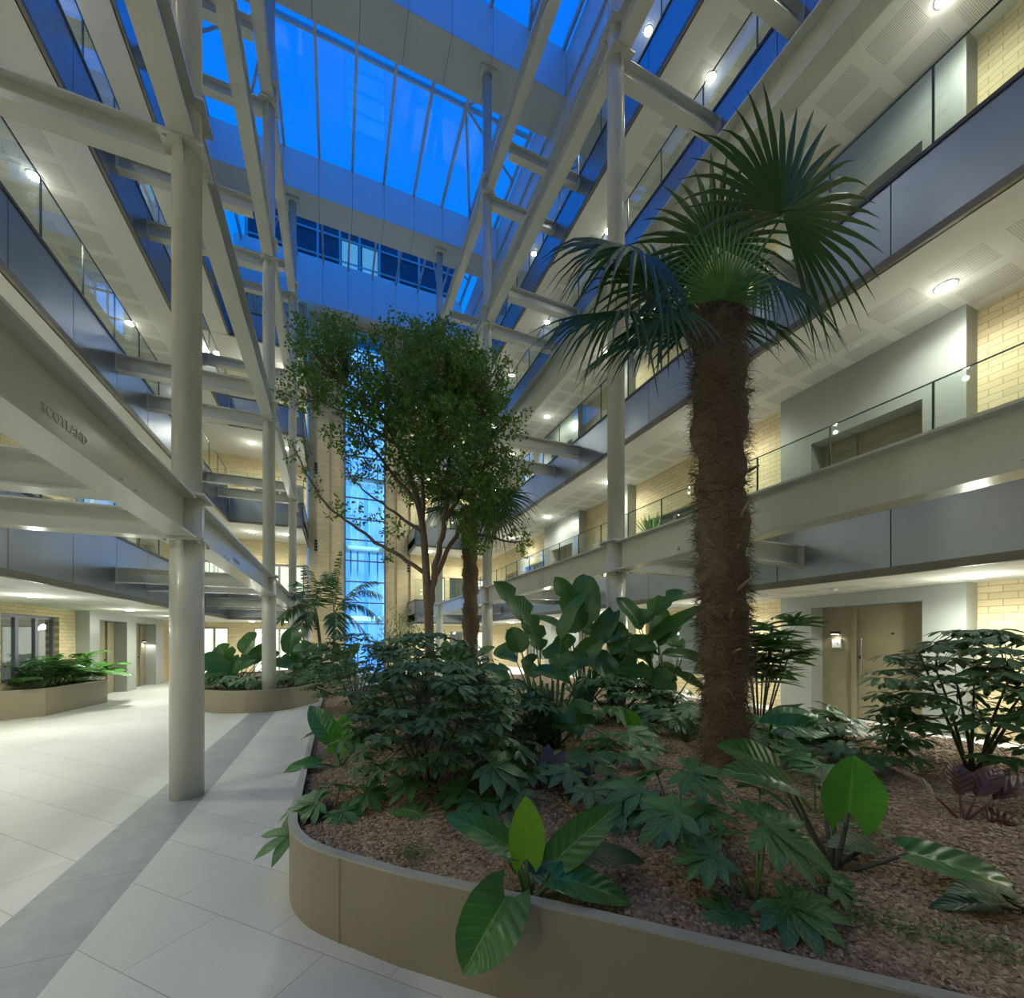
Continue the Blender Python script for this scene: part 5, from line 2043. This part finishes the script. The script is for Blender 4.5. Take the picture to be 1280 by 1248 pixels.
rnd = random.Random(21)
mbt = MB()
allp = []
for i, (P, r0) in enumerate(zip(BRANCH, BR_R)):
    D_ = densify(P)
    n = len(D_)
    D_ = [p + Vector((rnd.uniform(-.03, .03), rnd.uniform(-.03, .03), 0)) if 0 < j < n - 1 and i else p for j, p in enumerate(D_)]
    rr_ = [r0 * (1 - 0.8 * (j / (n - 1)) ** 0.9) + 0.006 for j in range(n)]
    m_ = MB()
    m_.tube(D_, rr_, 9)
    if i == 0:
        m_.build('trunk', M['bark'], tr, True)
    else:
        m_.build('limb', M['bark'], tr, True)
    allp += [(p, rr_[j]) for j, p in enumerate(D_) if j > n * 0.25]
BLOBS = [(-0.28, 9.42, 7.5, 0.68), (-0.49, 9.3, 6.58, 0.5), (0.32, 9.39, 7.47, 0.74), (0.78, 9.2, 6.31, 0.79), (1.37, 9.39, 8.0, 0.62), (1.21, 8.81, 6.53, 0.84), (2.15, 8.64, 7.14, 0.9),
         (2.88, 8.76, 7.21, 0.72), (3.09, 8.24, 6.15, 0.59), (2.07, 8.34, 5.52, 0.92), (2.62, 8.1, 4.6, 0.66), (3.21, 8.41, 5.24, 0.61), (1.56, 8.99, 5.2, 0.7), (0.31, 9.07, 5.62, 0.5), (2.6, 8.01, 3.84, 0.45),
         (0.64, 9.48, 5.2, 0.45), (1.96, 8.93, 7.8, 0.59), (2.51, 9.03, 6.58, 0.87), (-0.75, 9.8, 5.5, 0.28), (-0.5, 9.7, 4.9, 0.28), (-0.05, 9.5, 4.4, 0.3), (0.5, 9.3, 4.3, 0.3), (1.1, 9.1, 4.1, 0.35), (3.5, 8.05, 3.75, 0.3), (1.0, 9.0, 3.4, 0.3)]
WT = [0.7, 0.8, 0.8, 0.9, 0.8, 1.0, 1.1, 0.9, 0.7, 1.2, 1.0, 0.9, 0.7, 0.5, 0.7, 0.35, 0.9, 1.2, 0.3, 0.22, 0.25, 0.2, 0.25, 0.5, 0.15]
twig = MB()
fv, ff, fuv = [], [], []
for (bx, by, bz, br), wt in zip(BLOBS, WT):
    nclu = int(165 * wt * (br / 0.7) ** 2)
    for c_ in range(nclu):
        while True:
            v = Vector((rnd.uniform(-1, 1), rnd.uniform(-1, 1), rnd.uniform(-1, 1)))
            if 0.15 < v.length < 1:
                break
        c = Vector((bx, by, bz)) + v * br
        p, pr = min(allp, key=lambda a: (a[0] - c).length_squared)
        if rnd.random() < 0.35:
            a = p.lerp(c, 0.0)
            twig.tube(bez(a, a.lerp(c, 0.5) + Vector((0, 0, -0.12)), c, 3), [min(pr, 0.011), 0.008, 0.006, 0.003], 4, False)
        d0 = (c - p).normalized() + Vector((0, 0, 0.5))
        d0.normalize()
        tl = rnd.uniform(0.10, 0.26)
        for k in range(rnd.randint(10, 17)):
            s = rnd.random()
            q_ = c + d0 * tl * (s - 0.4) + Vector((rnd.gauss(0, .045), rnd.gauss(0, .045), rnd.gauss(0, .045)))
            a = Vector((rnd.gauss(0, 1), rnd.gauss(0, 1), rnd.gauss(0.25, 0.8))).normalized()
            b = a.cross(Vector((rnd.gauss(0, 1), rnd.gauss(0, 1), rnd.gauss(0, 1))))
            if b.length < 0.05:
                continue
            b.normalize()
            nn = a.cross(b)
            L, W = rnd.uniform(0.06, 0.11), rnd.uniform(0.016, 0.027)
            o = len(fv)
            fv += [q_, q_ + a * L * 0.5 + b * W + nn * 0.006, q_ + a * L, q_ + a * L * 0.5 - b * W + nn * 0.006]
            fuv += [(0, 0), (1, 0.5), (0, 1), (-1, 0.5)]
            ff += [(o, o + 1, o + 2), (o, o + 2, o + 3)]
m_ = MB()
m_.add(fv, ff, 0, fuv)
m_.build('foliage', M['lf_tree'], tr)
twig.build('twigs', M['bark'], tr)


# ------------------------------------------------------------------ feather palms
def feather_palm(base, top, label, fronds, seed, r=0.045):
    base, top = Vector(base), Vector(top)
    rnd = random.Random(seed)
    g = empty('feather_palm', base, label, 'palm tree', None)
    mb = MB()
    mb.tube(bez(base + Vector((0, 0, -0.03)), (base + top) / 2 + Vector((0.05, 0, 0)), top, 10), [r * 1.7] + [r * 1.15] + [r] * 8 + [r * 0.9], 9)
    mb.build('trunk', M['cane'], g, True)
    for (tip, sag) in fronds:
        tip = top + cv(*tip)
        mid = (top + tip) / 2 + Vector((0, 0, sag))
        P = bez(top, mid, tip, 40)
        fr = MB()
        for k in [5 + int(1.16 * e) for e in range(30)]:
            s = k / 40
            t = (P[min(k + 1, 40)] - P[k - 1]).normalized()
            sd = t.cross(Vector((0, 0, 1)))
            if sd.length < 0.1:
                sd = Vector((1, 0, 0))
            sd.normalize()
            up = sd.cross(t)
            L = 0.62 * math.sin(math.pi * min(1, 0.15 + s * 0.85)) ** 0.6 * rnd.uniform(0.9, 1.05) + 0.06
            for e in (-1, 1):
                d = (sd * e * 0.85 + t * 0.65 + up * 0.25).normalized()
                e2 = P[k] + d * L * 0.85 - Vector((0, 0, rnd.uniform(0.5, 0.8) * L))
                leaf(fr, P[k], e2, up, 0.046, 'strap', 0.08, 0.2, 4, 1, 0, 0, rnd)
        lo = fr.build('frond', M['lf_kentia'], g, True)
        mb = MB()
        mb.tube(P, [0.016 - 0.00032 * k for k in range(41)], 5)
        mb.build('midrib', M['stem'], lo, True)


feather_palm((-0.42, 16.4, 0.47), (-0.62, 16.55, 2.65), 'left of two slim feather palms in the curved planter', [
    ((-1.45, 0.5, -0.4), 0.85), ((-0.9, -1.0, -0.5), 0.7), ((-1.45, -0.35, 0.3), 0.95), ((-0.5, 1.75, 0.2), 0.4), ((0.8, 1.2, -0.6), 0.6), ((-1.1, 1.2, 0.6), 0.6), ((-0.2, -0.9, -0.9), 0.6)], 1, 0.055)
feather_palm((-0.08, 16.5, 0.47), (-0.05, 16.5, 2.65), 'right of two slim feather palms in the curved planter', [
    ((0.3, 2.25, 0.0), 0.35), ((1.85, 0.55, -0.3), 0.95), ((1.8, -0.35, -0.4), 0.95), ((1.2, -1.0, 0.2), 0.7), ((1.4, 1.2, 0.6), 0.7), ((-0.5, 1.6, 0.7), 0.6), ((0.5, -0.8, -0.9), 0.6)], 2, 0.047)


# ------------------------------------------------------------------ cane palm by the door
def cane_palm(base, seed, label, n, h, spread):
    base = Vector(base)
    rnd = random.Random(seed)
    g = empty('cane_palm', base, label, 'plant')
    for i in range(n):
        th = 6.283 * i / n + rnd.uniform(-.4, .4)
        rr_ = spread * rnd.uniform(0.2, 0.8)
        top = base + Vector((rr_ * math.cos(th), rr_ * math.sin(th), h * rnd.uniform(0.45, 0.8)))
        mb = MB()
        foot = base + Vector((rr_ * 0.25 * math.cos(th), rr_ * 0.25 * math.sin(th), -0.02))
        P = bez(foot, (foot + top) / 2 + Vector((0, 0, 0.1)), top, 6)
        mb.tube(P, 0.011, 6)
        cn = mb.build('cane', M['stem_dark'], g, True)
        fo = MB()
        for k in range(6):
            a = 6.283 * k / 6 + rnd.random()
            p = P[rnd.choice([3, 4, 5, 6])]
            d = Vector((math.cos(a), math.sin(a), rnd.uniform(0.1, 0.9))).normalized()
            c = p + d * rnd.uniform(0.15, 0.32)
            fo.tube([p, c], 0.004, 4, False)
            sd = d.cross(Vector((0, 0, 1))).normalized()
            up = sd.cross(d)
            for j in range(7):
                b = math.radians(-75 + 25 * j)
                dd = d * math.cos(b) + sd * math.sin(b)
                L = rnd.uniform(0.28, 0.4)
                leaf(fo, c, c + dd * L - Vector((0, 0, 0.25 * L)), up, 0.06, 'strap', 0.12, 0.2, 4, 1, 0, 0, rnd)
        fo.build('leaves', M['lf_kentia'], cn, True)


cane_palm(on(5.55, 4.25), 4, 'clump of cane palm against the brick beside the right-hand door surround', 15, 1.75, 0.75)
# pale fine-leaved shrub beside the lift shaft
bb = Vector((2.15, 13.0, 0.0))
bg = empty('fine_leaved_shrub', (1.55, 11.2, gz(1.55, 11.2)), 'pale fine-leaved shrub at the right foot of the lift shaft', 'shrub')
rnd = random.Random(9)
st_, fo = MB(), MB()
b0_ = Vector((1.55, 11.2, gz(1.55, 11.2)))
for i in range(10):
    th = 6.283 * i / 10
    e = b0_ + Vector((0.55 * math.cos(th) * rnd.uniform(0.3, 1), 0.5 * math.sin(th), rnd.uniform(1.2, 2.0)))
    P = bez(b0_, (b0_ + e) / 2 + Vector((0, 0, 0.3)), e, 6)
    st_.tube(P, [0.012, 0.011, 0.01, 0.008, 0.007, 0.005, 0.003], 5)
    for k in range(150):
        p = P[rnd.choice([3, 4, 5, 6])] + Vector((rnd.gauss(0, .14), rnd.gauss(0, .14), rnd.gauss(0, .14)))
        d = Vector((rnd.gauss(0, 1), rnd.gauss(0, 1), rnd.gauss(0, .6))).normalized()
        leaf(fo, p, p + d * 0.12, Vector((0, 0, 1)), 0.025, 'ellip', 0.05, 0.1, 2, 1, 0, 0, rnd)
st_.build('branches', M['stem'], bg)
fo.build('foliage', M['lf_bamboo'], bg)


# ------------------------------------------------------------------ planting of the far planters
def fern(base, seed, label, n, L, mk, W=0.06, cat='fern', name='fern', group=None):
    base = Vector(base)
    rnd = random.Random(seed)
    g = empty(name, base, label, cat, group)
    for i in range(n):
        th = 6.283 * i / n + rnd.uniform(-.3, .3)
        l = L * rnd.uniform(0.7, 1.1)
        up = rnd.uniform(0.2, 1.0)
        tip = base + Vector((l * math.cos(th) * (1.1 - 0.5 * up), l * math.sin(th) * (1.1 - 0.5 * up), l * up * 0.7))
        P = bez(base, (base + tip) / 2 + Vector((0, 0, 0.35 * l)), tip, 12)
        mb = MB()
        for k in range(3, 12):
            t = (P[min(k + 1, 12)] - P[k - 1]).normalized()
            sd = t.cross(Vector((0, 0, 1)))
            if sd.length < 0.1:
                sd = Vector((1, 0, 0))
            sd.normalize()
            ll = 0.36 * l * math.sin(math.pi * k / 12.5) + 0.03
            for e in (-1, 1):
                leaf(mb, P[k], P[k] + (sd * e + t * 0.6).normalized() * ll - Vector((0, 0, 0.2 * ll)), Vector((0, 0, 1)), W * l / 0.5, 'ellip', 0.08, 0.15, 3, 1, 0, 0, rnd)
        mb.tube(P, 0.005, 4)
        mb.build('frond', M[mk], g, True)


fern((-6.15, 13.0, 0.57), 1, 'dark fern at the near end of the planter under the left window', 12, 1.0, 'lf_scheff')
fern((-6.05, 13.7, 0.57), 2, 'fresh green fern in the middle of the planter under the left window', 14, 1.15, 'lf_fern')
fern((-5.95, 14.5, 0.57), 3, 'fresh green fern at the far end of the planter under the left window', 14, 1.05, 'lf_fern')
for i, (x, y, lab) in enumerate([(-6.2, 13.4, 'leafy shrub with fresh leaves against the left window, nearer one'), (-6.2, 14.35, 'leafy shrub with fresh leaves against the left window, farther one')]):
    fatsia((x, y, 0.57), 90 + i, lab, None, 16, 0.3, 0.6, 0.75, 'lf_fern' if i else 'lf_philo')
q = PX(0.0178, 75, 850)
philodendron((-6.3, 14.0, 0.57), 31, 'dark broad-leaved plant at the back of the planter under the left window', [
    (q(78, 828), q(60, 812), 0.3, (0, 0.7, -0.7), 0.1, 'lf_dark'), (q(85, 826), q(90, 818, 0.1), 0.28, (0, 0.5, -0.8), 0.1, 'lf_dark'), (q(65, 832), q(38, 826), 0.3, (0, 0.7, -0.7), 0.1, 'lf_philo'),
    (q(70, 838), q(50, 842, -0.2), 0.3, (0, 0.8, -0.5), 0.1, 'lf_dark'), (q(88, 836), q(105, 830, -0.1), 0.26, (0, 0.8, -0.5), 0.1, 'lf_dark')], M)
for o_ in list(COL.objects):
    if o_.name.split('.')[0] in ('fern', 'philodendron', 'fatsia') and o_.location.x < -5.5:
        for c_ in o_.children_recursive:
            ofx = chain_off(c_).x
            for v_ in c_.data.vertices:
                lim = -6.56 + 0.03 * math.sin(40 * v_.co.y)
                if v_.co.x + ofx < lim:
                    v_.co.x = lim - ofx
P2S = [(-2.75, 12.75, 'fatsia at the left end of the curved planter'), (-2.05, 12.1, 'fatsia at the front bend of the curved planter'), (-1.05, 12.5, 'fatsia right of the column in the curved planter'),
       (-0.55, 13.4, 'fatsia along the right side of the curved planter'), (0.1, 14.4, 'fatsia at the far right of the curved planter'), (-0.3, 15.4, 'fatsia at the feet of the feather palms')]
for i, (x, y, lab) in enumerate(P2S):
    fatsia((x, y, 0.47), 70 + i, lab, None, 12, 0.3, 0.5, 0.42, 'lf_scheff' if i % 2 else 'lf_fatsia')
strap_plant('cordyline', (-1.15, 11.95, 0.47), 8, 'dark purple plant at the foot of the second left column', 7, 0.6, 0.16, 'lf_purple')
for i, (x, y, lab) in enumerate([(1.6, 2.2, 'weeds behind the lime-leaved philodendron'), (0.42, 2.55, 'little tuft of creeping weeds at the front rim of the planter'), (2.25, 1.02, 'creeping weeds in the gravel at the lower right'), (2.42, 0.85, 'creeping weeds nearest the lower right rim'), (2.1, 1.2, 'creeping weeds below the heart-leaved philodendron')]):
    mb = MB()
    rnd = random.Random(300 + i)
    for k in range(150):
        a = rnd.gauss(0, 0.07)
        b = rnd.gauss(0, 0.045)
        p = Vector((x + a + b * 0.3, y - a * 0.8 + b, 0))
        p.z = gz(p.x, p.y) + abs(rnd.gauss(0, 0.02)) + 0.012
        d = Vector((rnd.gauss(0, 1), rnd.gauss(0, 1), rnd.uniform(0, 0.8))).normalized()
        leaf(mb, p, p + d * rnd.uniform(0.012, 0.025), Vector((0, 0, 1)), 0.013, 'ellip', 0.1, 0.1, 2, 1, 0, 0, rnd)
    tag(mb.build('weeds', M['lf_weed']), lab, 'plant', 'creeping weeds in the gravel', 'stuff')

# potted spiky plant on the first-floor gallery in front of the window
pp = empty('potted_plant', (8.05, 9.35, DECK[0]), 'spiky green potted plant by the first-floor window, seen through the right-hand glass', 'plant')
mb = MB()
mb.lathe(8.05, 9.35, [(0.13, DECK[0]), (0.19, DECK[0] + 0.68), (0.2, DECK[0] + 0.7), (0.17, DECK[0] + 0.69)], 20)
mb.build('pot', M['planter'], pp, True)
mb = MB()
mb.tube([(8.05, 9.35, DECK[0] + 0.66), (8.04, 9.36, DECK[0] + 1.0), (8.05, 9.35, DECK[0] + 1.36)], [0.04, 0.035, 0.03], 8)
mb.build('stem', M['cane'], pp, True)
rnd = random.Random(55)
top_ = Vector((8.05, 9.35, DECK[0] + 1.34))
for i in range(18):
    th = 6.283 * i / 18 + rnd.uniform(-.2, .2)
    d = Vector((math.cos(th) * 0.8, math.sin(th) * 0.8, rnd.uniform(0.6, 2.2))).normalized()
    e = top_ + d * rnd.uniform(0.7, 1.05)
    e.x = min(e.x, WR - 0.04)
    mb = MB()
    leaf(mb, top_, e, Vector((0, 0, 1)) - d * 0.4 + Vector((-0.3, 0, 0)), 0.06, 'strap', 0.06, 0.25, 6, 1, 0, 0, rnd)
    mb.build('leaf', M['lf_fern'], pp, True)
